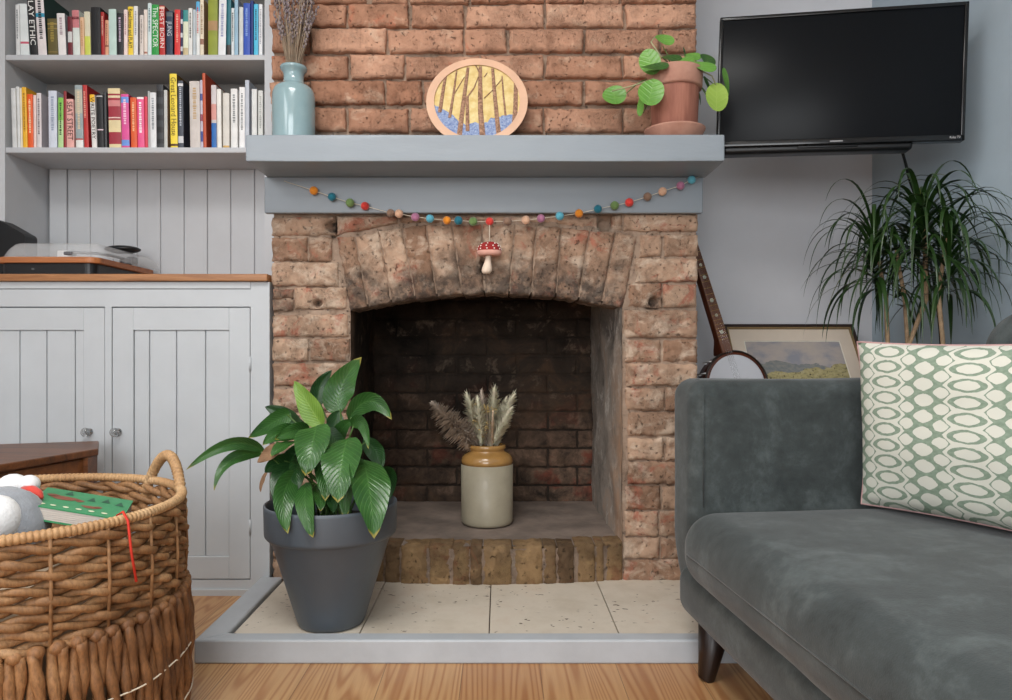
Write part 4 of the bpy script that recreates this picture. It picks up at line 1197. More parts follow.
# ================================================================== stoneware jar with dried grasses
jc = Vector(((487 - 500) * 2.23 / F, 2.235, ZS - .003))
kj = 2.235 / F
jar = thing('stoneware_jar', 'old beige stoneware jar with ochre glazed shoulder standing in the fireplace', 'jar', jc)
mb = MB(); mb.lathe([(.066, 0), (.076, .003), (.0795, .010), (.080, .018), (.0805, .186)], jc, 56); mb.build('body', M['jar_lo'], jar)
mb = MB(); mb.lathe([(.0805, .186), (.0803, .196), (.078, .206), (.071, .215), (.060, .221), (.0545, .225), (.0545, .230), (.058, .233), (.0585, .240), (.056, .2445), (.050, .245), (.047, .240), (.046, .226), (.06, .212), (.07, .18), (.07, .05), (.02, .03)], jc, 56); mb.build('shoulder', M['jar_hi'], jar)
M['pampas'] = mat('pampas_plume', (216, 200, 184), .95, .15, 60, .3, 200)
M['grass'] = mat('dried_grass_head', (242, 228, 202), .95, .12, 60, .3, 200)
M['bunny'] = mat('bunny_tail', (236, 212, 184), .95, .08, 60, .5, 260)
M['seed'] = mat('seed_heads', (176, 152, 100), .9, .2, 60)
mouth = jc + Vector((0, 0, .243))
def plume(path, wmax, m, label, lab, n=260, hair=.024, upf=.6, name='dried_grass'):
    """feathery head along the path: fine hairs round a stem"""
    p = [Vector(q) for q in path]
    st = MB(); st.tube([jc + Vector((0, 0, .10)), mouth + (p[0] - mouth) * .3 + Vector((0, 0, -.02)), p[0], p[1]], .0012, 5)
    o = tag(st.build(name, M['lav_stem'], loc=mouth), label, 'dried grass', 'dried grasses in the stoneware jar', 'thing')
    h = MB()
    for i in range(n):
        t = rnd.random(); c = bez(p[0], p[1], p[2], t); d = (bez(p[0], p[1], p[2], min(1, t + .05)) - bez(p[0], p[1], p[2], max(0, t - .05))).normalized()
        w = wmax * (math.sin(PI * min(1, (t * .86 + .12))) ** .7)
        a = rnd.uniform(0, 2 * PI); s1 = d.cross(Vector((.3, .9, .2))).normalized(); s2 = d.cross(s1)
        out = (s1 * math.cos(a) + s2 * math.sin(a)) * w + d * hair * upf * rnd.uniform(.6, 1.3)
        out *= rnd.uniform(.5, 1.25); e = c + out + Vector((0, 0, -.10 * out.length)); side = d.cross(out).normalized() * .0011
        mid = c + out * .5 + d * .002
        h.add([c - side, c + side, mid + side * 1.4, e, mid - side * 1.4], [(0, 1, 2, 3, 4)])
    h.build('plume', m, o)
J = lambda x, y, dy=0: P(x, y, 2.235 + dy)
plume([J(478, 448, -.01), J(458, 428, -.03), J(433, 404, -.04)], .046, M['pampas'], 'grey-brown feathery plume leaning out to the left of the jar', 0, 900, .026, .5)
plume([J(476, 447), J(473, 420), J(468, 398)], .026, M['grass'], 'pale upright grass head at the left of the jar mouth', 0, 420, .026, .9)
plume([J(486, 446, .02), J(484, 420, .03), J(482, 396, .03)], .026, M['pampas'], 'brownish grass head at the back of the jar', 0, 420, .026, .9)
plume([J(490, 446, .01), J(492, 418, .02), J(494, 391, .02)], .028, M['grass'], 'tallest straw-coloured grass head in the jar', 0, 520, .028, .9)
plume([J(495, 446), J(502, 420), J(512, 398)], .028, M['grass'], 'straw-coloured grass head leaning right', 0, 520, .028, .9)
plume([J(481, 447, -.02), J(480, 424, -.02), J(478, 403, -.02)], .024, M['grass'], 'cream grass head at the front left of the jar mouth', 0, 420, .026, .9)
plume([J(490, 447, -.02), J(500, 428, -.02), J(509, 412, -.02)], .022, M['grass'], 'short cream grass head low at the right of the jar mouth', 0, 420, .026, .9)
plume([J(497, 447, .01), J(500, 425, .02), J(505, 402, .03)], .026, M['grass'], 'straw-coloured grass head just behind the right-leaning one', 0, 420, .026, .9)
plume([J(492, 447, -.03), J(492, 430, -.035), J(493, 412, -.035)], .0075, M['bunny'], 'soft blush bunny-tail head at the front of the jar', 0, 420, .008, .8)
for q, (dx, lbl) in enumerate(((-3, 'spray of tiny tan seed heads at the left front of the jar'), (4, 'spray of tiny tan seed heads behind the bunny tail'))):
    st = MB()
    base = jc + Vector((0, 0, .12)); heads = []
    for i in range(16):
        e = J(482 + dx + rnd.uniform(-8, 9), rnd.uniform(405, 442), rnd.uniform(-.03, .02)); heads.append(e)
        st.tube([base, mouth + Vector((dx * .002, -.01, 0)), e], .0006, 4)
    o = tag(st.build('dried_grass', M['lav_stem'], loc=mouth), lbl, 'dried grass', 'dried grasses in the stoneware jar', 'thing')
    h = MB()
    for e in heads:
        for r in range(7): h.ball(e + Vector((rnd.uniform(-.008, .008), rnd.uniform(-.006, .006), rnd.uniform(-.008, .008))), .0022, 5)
    h.build('seed_heads', M['seed'], o)
# ================================================================== peace lily
lc = Vector(((331.5 - 500) * 1.686 / F, 1.686, ZT))
lily = thing('potted_peace_lily', 'large-leaved green lily in a tall grey plastic pot on the tiled hearth', 'plant', lc)
mb = MB(); mb.lathe([(.068, 0), (.0745, .003), (.0785, .012), (.1370, .204), (.1385, .2065), (.1470, .2085), (.1502, .2125), (.1510, .218), (.1525, .275), (.1520, .2815), (.1490, .283), (.1460, .280), (.143, .25), (.127, .2), (.07, .02), (.02, .015)], lc, 72)
mb.build('pot', M['pot'], lily)
mb = MB(); mb.lathe([(.134, .215), (.134, .232)], lc, 40, 0)
mb.build('soil', M['soil'], lily)
def leaf(parent, pts, wid, m, fold=.26, wave=.075, tiltv=0.0, nu=6, nv=16, name='leaf', label=None, prof=None):
    """pts base, mid, tip in the world; wid metres; surface faces the room, folded along its midrib"""
    a, b, c = pts
    mb = MB(); V = []; U = []; sd = rnd.random() * 30
    view = Vector((0, 1, 0)) if tiltv == 0 else Vector((math.sin(tiltv), math.cos(tiltv), 0))
    pr = prof or (lambda t: math.sin(PI * min(1, t ** .78)) ** .68 * (1 - .2 * t))
    last = None
    for j in range(nv + 1):
        t = j / nv
        p = bez(a, b, c, t); d = (bez(a, b, c, min(1, t + .03)) - bez(a, b, c, max(0, t - .03))).normalized()
        s = d.cross(view)
        if s.length < .15: s = last or Vector((1, 0, 0))
        s = s.normalized()
        if last is not None and s.dot(last) < 0: s = -s
        if last is not None: s = (s + last).normalized()
        last = s
        nrm = s.cross(d).normalized()
        if nrm.y > 0: nrm = -nrm
        w = wid * .5 * pr(t)
        for i in range(nu + 1):
            u = i / nu * 2 - 1
            lift = fold * abs(u) ** 1.2 * w + wave * wid * noise.noise((u * 1.5 + sd, t * 5, sd)) * abs(u)
            V.append(p + s * (u * w * (1 - .12 * fold)) + nrm * lift); U.append((i / nu, t))
    W = nu + 1
    mb.add(V, [(j * W + i, j * W + i + 1, (j + 1) * W + i + 1, (j + 1) * W + i) for j in range(nv) for i in range(nu)], 0, U)
    o = mb.build(name, m, parent)
    if label: o['label'] = label
    return o
def Q(zx, zy, Y): return P(180 + zx / 3.5, 345 + zy / 3.5, Y)
LV = [  # base, mid, tip (x, y, depth) in the enlarged crop; width; material
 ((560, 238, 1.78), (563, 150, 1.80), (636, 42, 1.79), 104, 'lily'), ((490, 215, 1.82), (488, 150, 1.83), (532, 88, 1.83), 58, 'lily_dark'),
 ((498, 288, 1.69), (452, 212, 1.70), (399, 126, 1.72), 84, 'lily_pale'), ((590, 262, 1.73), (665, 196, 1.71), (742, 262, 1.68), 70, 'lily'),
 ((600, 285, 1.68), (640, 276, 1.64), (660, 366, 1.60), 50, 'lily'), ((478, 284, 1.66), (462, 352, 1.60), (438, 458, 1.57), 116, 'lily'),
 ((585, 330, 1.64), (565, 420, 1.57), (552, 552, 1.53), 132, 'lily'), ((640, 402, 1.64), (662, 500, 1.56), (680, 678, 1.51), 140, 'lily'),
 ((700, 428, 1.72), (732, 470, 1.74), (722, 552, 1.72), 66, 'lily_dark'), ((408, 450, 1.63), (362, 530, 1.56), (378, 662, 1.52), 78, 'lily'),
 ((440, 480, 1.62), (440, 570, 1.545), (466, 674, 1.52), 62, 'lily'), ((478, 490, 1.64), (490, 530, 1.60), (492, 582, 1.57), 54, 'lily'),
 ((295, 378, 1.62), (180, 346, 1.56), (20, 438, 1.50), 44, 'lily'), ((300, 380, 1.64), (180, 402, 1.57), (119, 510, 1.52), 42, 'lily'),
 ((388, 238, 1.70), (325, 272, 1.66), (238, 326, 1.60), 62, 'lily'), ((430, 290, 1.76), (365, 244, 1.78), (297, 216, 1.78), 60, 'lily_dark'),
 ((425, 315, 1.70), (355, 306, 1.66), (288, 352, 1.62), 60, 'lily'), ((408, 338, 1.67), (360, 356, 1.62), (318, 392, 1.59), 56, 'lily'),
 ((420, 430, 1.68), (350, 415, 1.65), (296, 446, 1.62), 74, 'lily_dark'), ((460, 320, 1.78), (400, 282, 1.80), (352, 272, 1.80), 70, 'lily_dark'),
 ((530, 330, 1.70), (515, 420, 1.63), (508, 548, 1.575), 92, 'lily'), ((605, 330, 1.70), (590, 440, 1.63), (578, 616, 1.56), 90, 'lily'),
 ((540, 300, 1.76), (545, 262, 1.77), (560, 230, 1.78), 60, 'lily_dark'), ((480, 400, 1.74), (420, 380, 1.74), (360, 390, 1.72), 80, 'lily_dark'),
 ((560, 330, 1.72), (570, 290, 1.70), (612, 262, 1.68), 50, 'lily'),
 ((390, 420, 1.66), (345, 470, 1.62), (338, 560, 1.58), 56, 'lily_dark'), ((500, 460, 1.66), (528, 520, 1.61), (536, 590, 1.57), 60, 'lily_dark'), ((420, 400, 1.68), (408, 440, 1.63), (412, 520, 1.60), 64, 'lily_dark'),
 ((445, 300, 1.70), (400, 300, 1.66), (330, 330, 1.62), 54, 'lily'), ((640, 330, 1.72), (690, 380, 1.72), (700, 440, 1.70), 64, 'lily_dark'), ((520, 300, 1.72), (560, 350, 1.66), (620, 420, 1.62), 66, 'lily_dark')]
mb = MB(); cen = lc + Vector((0, 0, .225))
for a, b, c, w, mm in LV:
    pa, pb, pc_ = Q(*a), Q(*b), Q(*c)
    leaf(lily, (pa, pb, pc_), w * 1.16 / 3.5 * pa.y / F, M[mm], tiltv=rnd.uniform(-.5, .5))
    root = cen + Vector((rnd.uniform(-.05, .05), rnd.uniform(-.04, .04), 0))
    mid = (root + pa) / 2 + Vector((0, .01, .03))
    d = (pb - pa).normalized() * .01
    m2 = [bez(root, mid, pa + d, t / 6) for t in range(7)]
    mb.tube(m2, [.0032, .003, .0028, .0026, .0024, .0021, .0018], 6)
mb.build('stalks', M['lily_stem'], lily)
leaf(lily, (Q(345, 352, 1.63), Q(312, 380, 1.605), Q(270, 412, 1.585)), .034, M['lily_brown'], wave=.2, label='withered brown leaf')
leaf(lily, (Q(306, 440, 1.66), Q(288, 478, 1.62), Q(282, 516, 1.60)), .012, M['lily_brown'], wave=.2, label='curled brown leaf tip')

# ================================================================== basket of toys
BCX, BCY, BR, BH = -.838, 1.215, .274, .42
def bc_(a, r, z): return Vector((BCX + r * math.cos(a), BCY + r * math.sin(a), z))
def wick(name, a, b, c):
    t = NT(name); v = t.noise(9, 4, .6); f = t.noise(260, 3, .6, t.coord((1, 1, .4)))
    col = t.ramp(v, [(.3, lin(a)), (.5, lin(b)), (.72, lin(c))])
    col = t.mix(t.ramp(f, [(.3, (.5, .5, .5, 1)), (.6, (0, 0, 0, 1))]), col, lin(shade(a, .6)))
    t.set(Base_Color=col, Roughness=.62); t.bump(f, .4, .002)
    return t.m
M['wick_hi'] = wick('seagrass_band', (118, 82, 50), (156, 114, 74), (188, 148, 106))
M['wick_lo'] = wick('water_hyacinth', (104, 68, 40), (140, 96, 58), (174, 128, 84))
M['wick_rim'] = wick('rattan_rim', (176, 132, 88), (202, 162, 116), (218, 184, 142))
bk = thing('wicker_basket', 'large round woven toy basket with looped handles on the floorboards', 'basket', (BCX, BCY, 0))
mb = MB()
N = 300
pts = []; rr = []
for i in range(N * 5):
    a = 2 * PI * i / (N * 5)
    pts.append(bc_(a, BR + .002, BH - .004)); rr.append(.0072 + .0016 * abs(math.sin(a * 112)))
mb.tube(pts, rr, 8, closed=True)
mb.build('rim', M['wick_rim'], bk)
mb = MB()
rows = 8; z0b, z1b = .248, .408
for k in range(rows):
    z = z1b - (k + .5) * (z1b - z0b) / rows
    tw = 17
    for s in range(2):
        pts = []
        for i in range(264):
            a = 2 * PI * i / 264
            ph = a * tw + PI * s + k * 1.1
            pts.append(bc_(a, BR + .0050 * math.sin(ph) + .003 * math.sin(a * 22 + k * PI), z + .0054 * math.cos(ph)))
        mb.tube(pts, [.0066 + .0009 * math.sin(i * .37 + k) for i in range(264)], 7, closed=True)
# the uprights that the band is woven round, showing between the rows
for i in range(22):
    a = 2 * PI * (i + .3) / 22
    mb.tube([bc_(a, BR + .006, z0b - .01), bc_(a, BR + .0105, (z0b + z1b) / 2), bc_(a, BR + .006, z1b + .006)], .0028, 6)
mb.build('woven_band', M['wick_hi'], bk)
mb = MB()
NB = 68
for i in range(NB):
    a0 = 2 * PI * i / NB + rnd.uniform(-.008, .008)
    tw = rnd.uniform(5, 8); ph0 = rnd.uniform(0, 6)
    for s in range(2):
        pts = []
        for q in range(23):
            t = q / 22; z = .004 + (z0b + .006 - .004) * t
            rad = BR + .006 + .006 * math.sin(PI * t) - .010 * (1 - t) ** 4
            ph = ph0 + t * tw + PI * s
            pts.append(bc_(a0 + .0068 / BR * math.cos(ph), rad + .0050 * math.sin(ph), z))
        mb.tube(pts, [.0081 + .0012 * math.sin(q * 1.3 + i) for q in range(23)], 8)
    # knuckle where the strand turns over the band
    mb.ball(bc_(a0, BR + .006, z0b + .006), .0125, 10, 0, 1, 1, .85)
mb.build('woven_body', M['wick_lo'], bk)
mb = MB()
for z in (.155, .072):
    pts = [bc_(2 * PI * i / 368, BR + .0195, z + .002 * math.sin(i * .21)) for i in range(368)]
    mb.tube(pts, .0014, 5, closed=True)
mb.build('twine', M['cream'], bk)
mb = MB(); mb.lathe([(.26, .006), (.262, .008), (.262, .014)], (BCX, BCY, 0), 48)
mb.build('base', M['wick_lo'], bk)
for ac in (47, 227):
    mb = MB(); pts = []; rr = []
    for i in range(121):
        t = i / 120; a = R(ac - 16 + 35 * t)
        z = BH - .055 + (.106) * math.sin(PI * t) ** .6
        pts.append(bc_(a, BR + .004 - .002 * math.sin(PI * t), z)); rr.append(.0098 + .0011 * math.sin(i * 1.9))
    mb.tube(pts, rr, 9)
    mb.build('handle', M['wick_rim'], bk)
rc = P(129, 512, 1.12); ang = None
def rim_hit(px, z):
    """near side of the basket wall at pixel column px"""
    s = (px - 500) / F
    A_ = s * s + 1; B_ = -2 * (s * BCX + BCY); C_ = BCX ** 2 + BCY ** 2 - (BR + .0125) ** 2
    Y = (-B_ - math.sqrt(B_ * B_ - 4 * A_ * C_)) / (2 * A_)
    return Vector((s * Y, Y, z))
h0 = rim_hit(128, BH + .006); an = math.atan2(h0.y - BCY, h0.x - BCX)
mb = MB()
mb.tube([bc_(an, BR - .012, BH - .03), bc_(an, BR - .010, BH + .002), bc_(an, BR + .002, BH + .0085), bc_(an - .004, BR + .0135, BH - .004), bc_(an - .0, BR + .019, BH - .05), bc_(an + .03, BR + .020, BH - .10)], .0021, 6)
tag(mb.build('tied_cord', mat('red_cord', (206, 52, 34), .7, .05), bk), 'red cord hanging over the rim')
# what lies in it
mb = MB()
def bl(p):
    n = noise.noise((p.x * 9, p.y * 9, 2)) * .012
    return (p.x, p.y, p.z + n)
mb.rbox(BCX - .165, BCX + .165, BCY - .165, BCY + .165, .018, .335, .05, 4, 8, 0, bl)
tag(mb.build('blanket', mat('oat_blanket', (168, 150, 128), .95, .08, 20, .4, 160), loc=(BCX, BCY, .018)), 'folded oat-coloured blanket under the toys in the basket', 'blanket')
A_ = Vector((-.756, 1.155, .430)); u_ = Vector((.160, -.022, -.019)); v_ = Vector((-.044, .120, .004))
w_ = u_.cross(v_).normalized()
if w_.z < 0: w_ = -w_
bb = thing('board_book', 'thick green children\'s board book with animal pictures sticking out of the basket', 'book', A_ - w_ * .02)
M['bbgreen'] = cmat((58, 140, 92)); M['bbpage'] = mat('board_pages', (200, 190, 180), .8, .08, 400, stretch=(.01, .01, 1))
mb = MB()
def bslab(m, t0, t1, e=0):
    q = [A_ - u_ * e - v_ * e, A_ + u_ * (1 + e) - v_ * e, A_ + u_ * (1 + e) + v_ * (1 + e), A_ - u_ * e + v_ * (1 + e)]
    m.hexa([p + w_ * t0 for p in q] + [p + w_ * t1 for p in q])
for k in range(6): bslab(mb, -.0195 + k * .0031, -.0168 + k * .0031)
mb.build('board_pages', M['bbpage'], bb)
mb = MB(); bslab(mb, -.0008, .0012, .01); bslab(mb, -.0222, -.0198, .01)
cv = mb.build('cover', M['bbgreen'], bb)
def bp(a, b): return A_ + u_ * a + v_ * b + w_ * .0017
mb = MB()
def blob(cx_, cy_, w, h, m, n=14, sk=0):
    mb.poly([bp(cx_ + w * math.cos(2 * PI * i / n) * (1 + .2 * math.sin(3 * 2 * PI * i / n)) , cy_ + h * math.sin(2 * PI * i / n) + sk * math.cos(2 * PI * i / n)) for i in range(n)], m)
blob(.28, .55, .17, .10, 0); blob(.14, .62, .07, .07, 0); blob(.46, .52, .05, .06, 0); blob(.62, .30, .10, .06, 0); blob(.70, .34, .04, .05, 0)
for a in (.12, .24, .38, .52, .66, .8): blob(a, .12, .035, .035, 1, 8)
for a, b in ((.58, .7), (.74, .74), (.9, .68), (.3, .85)):
    mb.poly([bp(a - .05, b - .1), bp(a + .05, b - .1), bp(a, b + .12)], 2)
mb.build('cover_picture', [cmat((132, 74, 50)), cmat((222, 222, 190)), cmat((24, 84, 56))], cv)
ptc = P(3, 529, 1.15)
pt = thing('plush_toy', 'grey plush toy with white belly and red tip, in the wicker basket', 'soft toy', ptc)
M['pl_grey'] = mat('plush_grey', (146, 150, 156), .95, .05, 40, .5, 220, sheen=.5)
M['pl_white'] = mat('plush_white', (232, 232, 232), .95, .03, 40, .4, 220, sheen=.5)
mb = MB(); mb.ball(ptc, .067, 30, 0, 1, .95, 1.0, lambda d: d * (1 + .03 * noise.noise(d * 40)))
mb.ball(ptc + Vector((-.05, .01, -.035)), .065, 20, 0, 1, 1, .9)
mb.build('body', M['pl_grey'], pt)
mb = MB(); mb.ball(ptc + Vector((.018, -.040, .022)), .040, 24, 0, .85, .85, 1.0); mb.build('belly', M['pl_white'], pt)
mb = MB(); mb.ball(P(13, 485, 1.22), .021, 18, 0, 1.15, 1, .9); mb.ball(P(29, 485, 1.21), .017, 18, 0, 1, 1, 1)
mb.build('foot', M['pl_white'], pt)
mb = MB(); mb.tube([P(24, 493, 1.19), P(32, 493, 1.188), P(38, 495, 1.185), P(42, 498, 1.18)], [.012, .0125, .009, .003], 12)
mb.build('beak', mat('plush_red', (204, 70, 58), .9, .05, 30, sheen=.4), pt)

# ================================================================== small wooden desk left of the basket
ZD = .435
Ad, Cd = Vector((-.998, 1.789, ZD)), Vector((-1.084, 1.946, ZD))
Bd, Dd = Vector((-1.150, 1.232, ZD)), Vector((-1.452, 1.833, ZD))
dk = thing('wooden_desk', 'low dark-stained wooden table with apron in front of the left cupboard door', 'table', ((Ad + Bd + Cd + Dd) / 4).xy.to_3d())
mb = MB(); dn = Vector((0, 0, -.017))
mb.prism([Ad, Bd, Dd, Cd], dn)
o = mb.build('table_top', M['dark_wood'], dk)
bv = o.modifiers.new('bevel', 'BEVEL'); bv.width = .003; bv.segments = 2
cenD = (Ad + Bd + Cd + Dd) / 4
mb = MB()
ins = [p + (cenD - p) * .06 for p in (Ad, Bd, Dd, Cd)]
ins = [Vector((p.x, p.y, ZD - .022)) for p in ins]
for i in range(4):
    a, b = ins[i], ins[(i + 1) % 4]
    nn = (cenD - (a + b) / 2); nn.z = 0; nn = nn.normalized() * .016
    mb.hexa([Vector((p.x, p.y, ZD - .092)) for p in (a, b, b + nn, a + nn)] + [a, b, b + nn, a + nn])
mb.build('apron', M['box_wood'], dk)
for p in ins:
    q = p + (cenD - p) * .1
    mb = MB(); mb.hexa([(q.x - .014, q.y - .014, 0), (q.x + .014, q.y - .014, 0), (q.x + .014, q.y + .014, 0), (q.x - .014, q.y + .014, 0),
                        (q.x - .02, q.y - .02, ZD - .018), (q.x + .02, q.y - .02, ZD - .018), (q.x + .02, q.y + .02, ZD - .018), (q.x - .02, q.y + .02, ZD - .018)])
    mb.build('leg', M['dark_wood'], dk)

# ================================================================== television
tv = thing('television', 'black flat television on a wall arm above the sofa', 'television', (.9355, 1.992, 1.4355), (0, R(1.8), R(-12.5)))
def local(mb_, parent):
    w = world(parent); mb_.v = [w @ p for p in mb_.v]; return mb_
TW, TH = .638 / 2, .371 / 2
M['screen'] = NT('dark_glass_screen').set(Base_Color=lin((17, 19, 22)), Roughness=.3).m
M['screen'].node_tree.nodes['Principled BSDF'].inputs['Specular IOR Level'].default_value = .12
mb = MB(); mb.rbox(-TW + .010, TW - .010, -.0005, .006, -TH + .016, TH - .010, .001, 1); local(mb, tv).build('screen', M['screen'], tv)
mb = MB()
mb.rbox(-TW, TW, -.004, .026, TH - .011, TH, .003, 2); mb.rbox(-TW, -TW + .011, -.004, .026, -TH, TH, .003, 2); mb.rbox(TW - .011, TW, -.004, .026, -TH, TH, .003, 2)
mb.rbox(-TW, TW, -.004, .026, -TH, -TH + .017, .003, 2)
local(mb, tv).build('bezel', M['blackgloss'], tv)
mb = MB()
mb.rbox(-TW + .004, TW - .004, .006, .028, -TH + .003, TH - .004, .004, 2)
mb.rbox(-.30, .20, .012, .066, -TH - .016, .08, .012, 3)
mb.rbox(-.10, .06, .01, .05, -TH - .006, -TH + .01, .004, 2)
local(mb, tv).build('rear_casing', M['black'], tv)
mb = MB(); mb.box(-.0165, .0165, -.0048, -.0035, -TH + .0062, -TH + .0094); local(mb, tv).build('maker_badge', cmat((150, 150, 152)), tv)
mtx = world(tv) @ Matrix.Translation((TW - .024, -.0042, -TH + .0085)) @ Matrix.Rotation(R(90), 4, 'X')
text_part('screen_logo', 'Roku TV', .010, mtx, cmat((190, 190, 192)), tv, fit=.026)
wbr = thing('wall_bracket', 'black folding television arm fixed to the alcove wall', 'bracket', (1.0, 2.47, 1.45))
b0 = world(tv) @ Vector((0.0, .075, 0.03))
mb = MB(); mb.rbox(.96, 1.04, 2.474, 2.499, 1.42, 1.56, .004, 2); mb.build('wall_plate', M['black'], wbr)
mb = MB(); mb.tube([(1.0, 2.474, 1.46), (1.11, 2.29, 1.46), b0], .013, 10); mb.build('arm', M['black'], wbr)
mb = MB()
cpts = [Vector((1.126, 2.02, 1.245)), P(905.5, 163, 2.04), P(909, 178, 2.06), P(917, 202, 2.08), P(926, 238, 2.09), P(935, 290, 2.10), P(941, 345, 2.10), Vector((1.295, 2.10, .45)), Vector((1.298, 2.1, .01))]
sm = []
for i in range(len(cpts) - 1):
    p0, p1, p2, p3 = cpts[max(0, i - 1)], cpts[i], cpts[i + 1], cpts[min(len(cpts) - 1, i + 2)]
    for k in range(5):
        t = k / 5
        sm.append(.5 * ((2 * p1) + (p2 - p0) * t + (2 * p0 - 5 * p1 + 4 * p2 - p3) * t * t + (3 * p1 - p0 - 3 * p2 + p3) * t ** 3))
sm.append(cpts[-1])
mb.tube(sm, .0042, 8)
tag(mb.build('television_cable', M['black'], loc=cpts[0]), 'black cable hanging from the television behind the spiky plant', 'cable')

# ================================================================== low table behind the sofa, with what stands on it
st = thing('side_table', 'low wooden table in the alcove behind the sofa', 'table', (.93, 2.13, 0))
TT = .455
mb = MB(); mb.rbox(.585, 1.275, 1.80, 2.47, TT - .025, TT, .004, 2); mb.build('table_top', M['dark_wood'], st)
for x in (.615, 1.245):
    for y in (1.83, 2.44):
        mb = MB(); mb.box(x - .02, x + .02, y - .02, y + .02, 0, TT - .025); mb.build('leg', M['dark_wood'], st)

# framed landscape leaning on the wall
FA = math.atan2(.2, .308); FL = .367
fp = thing('framed_painting', 'framed watercolour landscape leaning on the alcove wall behind the sofa arm', 'picture', (.985, 2.276, TT), (-FA, 0, 0))
FW = .446 / 2
def fbox(x0, x1, y0, y1, z0, z1, mm, name, r=.001):
    m = MB(); m.rbox(x0, x1, y0, y1, z0, z1, r, 1); return local(m, fp).build(name, mm, fp)
M['frame_brown'] = mat('frame_dark_brown', (50, 34, 26), .35, .1, 20)
m = MB()
m.rbox(-FW, FW, -.016, .004, FL - .012, FL, .002, 2); m.rbox(-FW, FW, -.016, .004, 0, .012, .002, 2)
m.rbox(-FW, -FW + .012, -.016, .004, 0, FL, .002, 2); m.rbox(FW - .012, FW, -.016, .004, 0, FL, .002, 2)
local(m, fp).build('frame', M['frame_brown'], fp)
m = MB(); g = .0115
m.box(-FW + g, FW - g, -.014, .002, FL - g - .005, FL - g); m.box(-FW + g, FW - g, -.014, .002, g, g + .005); m.box(-FW + g, -FW + g + .005, -.014, .002, g, FL - g); m.box(FW - g - .005, FW - g, -.014, .002, g, FL - g)
local(m, fp).build('gilt_slip', mat('dull_gilt', (140, 116, 78), .5, .08, 30), fp)
IX0, IX1, IZ0, IZ1 = -.160, .166, .075, FL - .062
m = MB()
def matq(x0, x1, z0, z1): m.box(x0, x1, -.006, -.002, z0, z1)
e = FW - .0155
matq(-e, e, IZ1, FL - .0155); matq(-e, e, .0155, IZ0); matq(-e, IX0, IZ0, IZ1); matq(IX1, e, IZ0, IZ1)
local(m, fp).build('mount', mat('mount_card', (222, 206, 188), .85, .02, 10), fp)
m = MB()
for x0, x1, z0, z1 in ((IX0, IX1, IZ1 - .003, IZ1), (IX0, IX1, IZ0, IZ0 + .003), (IX0, IX0 + .003, IZ0, IZ1), (IX1 - .003, IX1, IZ0, IZ1)): m.box(x0, x1, -.0045, -.002, z0, z1)
local(m, fp).build('mount_bevel', cmat((236, 230, 216)), fp)
t = NT('watercolour_hills')
tc = t.n('TexCoord'); sp_ = t.n('SeparateXYZ', {0: tc.outputs['UV']}); U_, V_ = sp_.outputs[0], sp_.outputs[1]
n1 = t.n('TexNoise', {'Scale': 5, 'Detail': 5, 'Vector': tc.outputs['UV']}).outputs[0]; n2 = t.n('TexNoise', {'Scale': 22, 'Detail': 4, 'Vector': tc.outputs['UV']}).outputs[0]
sky = t.ramp(n1, [(.35, lin((150, 150, 158))), (.5, lin((178, 168, 164))), (.7, lin((190, 178, 166)))])
hill = t.ramp(n2, [(.3, lin((134, 128, 96))), (.5, lin((176, 164, 116))), (.65, lin((186, 174, 136))), (.8, lin((120, 128, 108)))])
far = t.ramp(n2, [(.3, lin((118, 124, 128))), (.7, lin((150, 148, 140)))])
hz = t.math('MULTIPLY_ADD', t.math('SINE', t.math('MULTIPLY', U_, 5.0)), .04, .60)
hz = t.math('ADD', hz, t.math('MULTIPLY', t.math('SUBTRACT', n1, .5), .25))
hz2 = t.math('ADD', t.math('MULTIPLY', U_, .22), t.math('MULTIPLY_ADD', n1, .3, .24))
c = t.mix(t.math('LESS_THAN', V_, hz), sky, far)
c = t.mix(t.math('LESS_THAN', V_, hz2), c, hill)
dots = t.ramp(t.n('TexNoise', {'Scale': 34, 'Detail': 2, 'Vector': tc.outputs['UV']}).outputs[0], BW(.62, .66))
c = t.mix(t.math('MULTIPLY', dots, t.math('LESS_THAN', V_, hz2)), c, lin((70, 66, 44)))
t.set(Base_Color=c, Roughness=.35)
m = MB(); m.grid(lambda u, v: (IX0 + (IX1 - IX0) * u, -.002, IZ0 + (IZ1 - IZ0) * v), 8, 6)
local(m, fp).build('painting', t.m, fp)
m = MB(); m.box(-e, e, .0005, .003, .012, FL - .012); local(m, fp).build('backing_board', cmat((120, 96, 70)), fp)

# banjo leaning into the corner of the breast
bjM = Matrix.Translation((.716, 2.215, .570)) @ Matrix.Rotation(R(-15.6), 4, 'Y') @ Matrix.Rotation(R(-6), 4, 'X') @ Matrix.Rotation(R(14), 4, 'Z')
bj = thing('banjo', 'small banjo with brown fretboard leaning in the corner beside the chimney', 'banjo', bjM.translation, bjM.to_euler())
RB = .1015
def bl_(m): return local(m, bj)
ry = Matrix.Rotation(R(90), 4, 'X')      # lathe axis to -Y
def lat(prof, n=48):
    m = MB(); m.lathe(prof, (0, 0, 0), n); m.v = [ry @ p for p in m.v]; return m
m = lat([(RB - .004, -.03), (RB, -.03), (RB + .001, .026), (RB - .003, .028)]); bl_(m).build('rim', M['neck_wood'], bj)
m = lat([(.001, .0285), (RB - .012, .0285), (RB - .004, .0275)]); bl_(m).build('drum_head', mat('banjo_skin', (196, 198, 204), .5, .02, 6), bj)
m = MB(); m.tube([(math.cos(2 * PI * i / 64) * (RB + .003), -.026, math.sin(2 * PI * i / 64) * (RB + .003)) for i in range(64)], .0036, 8, closed=True)
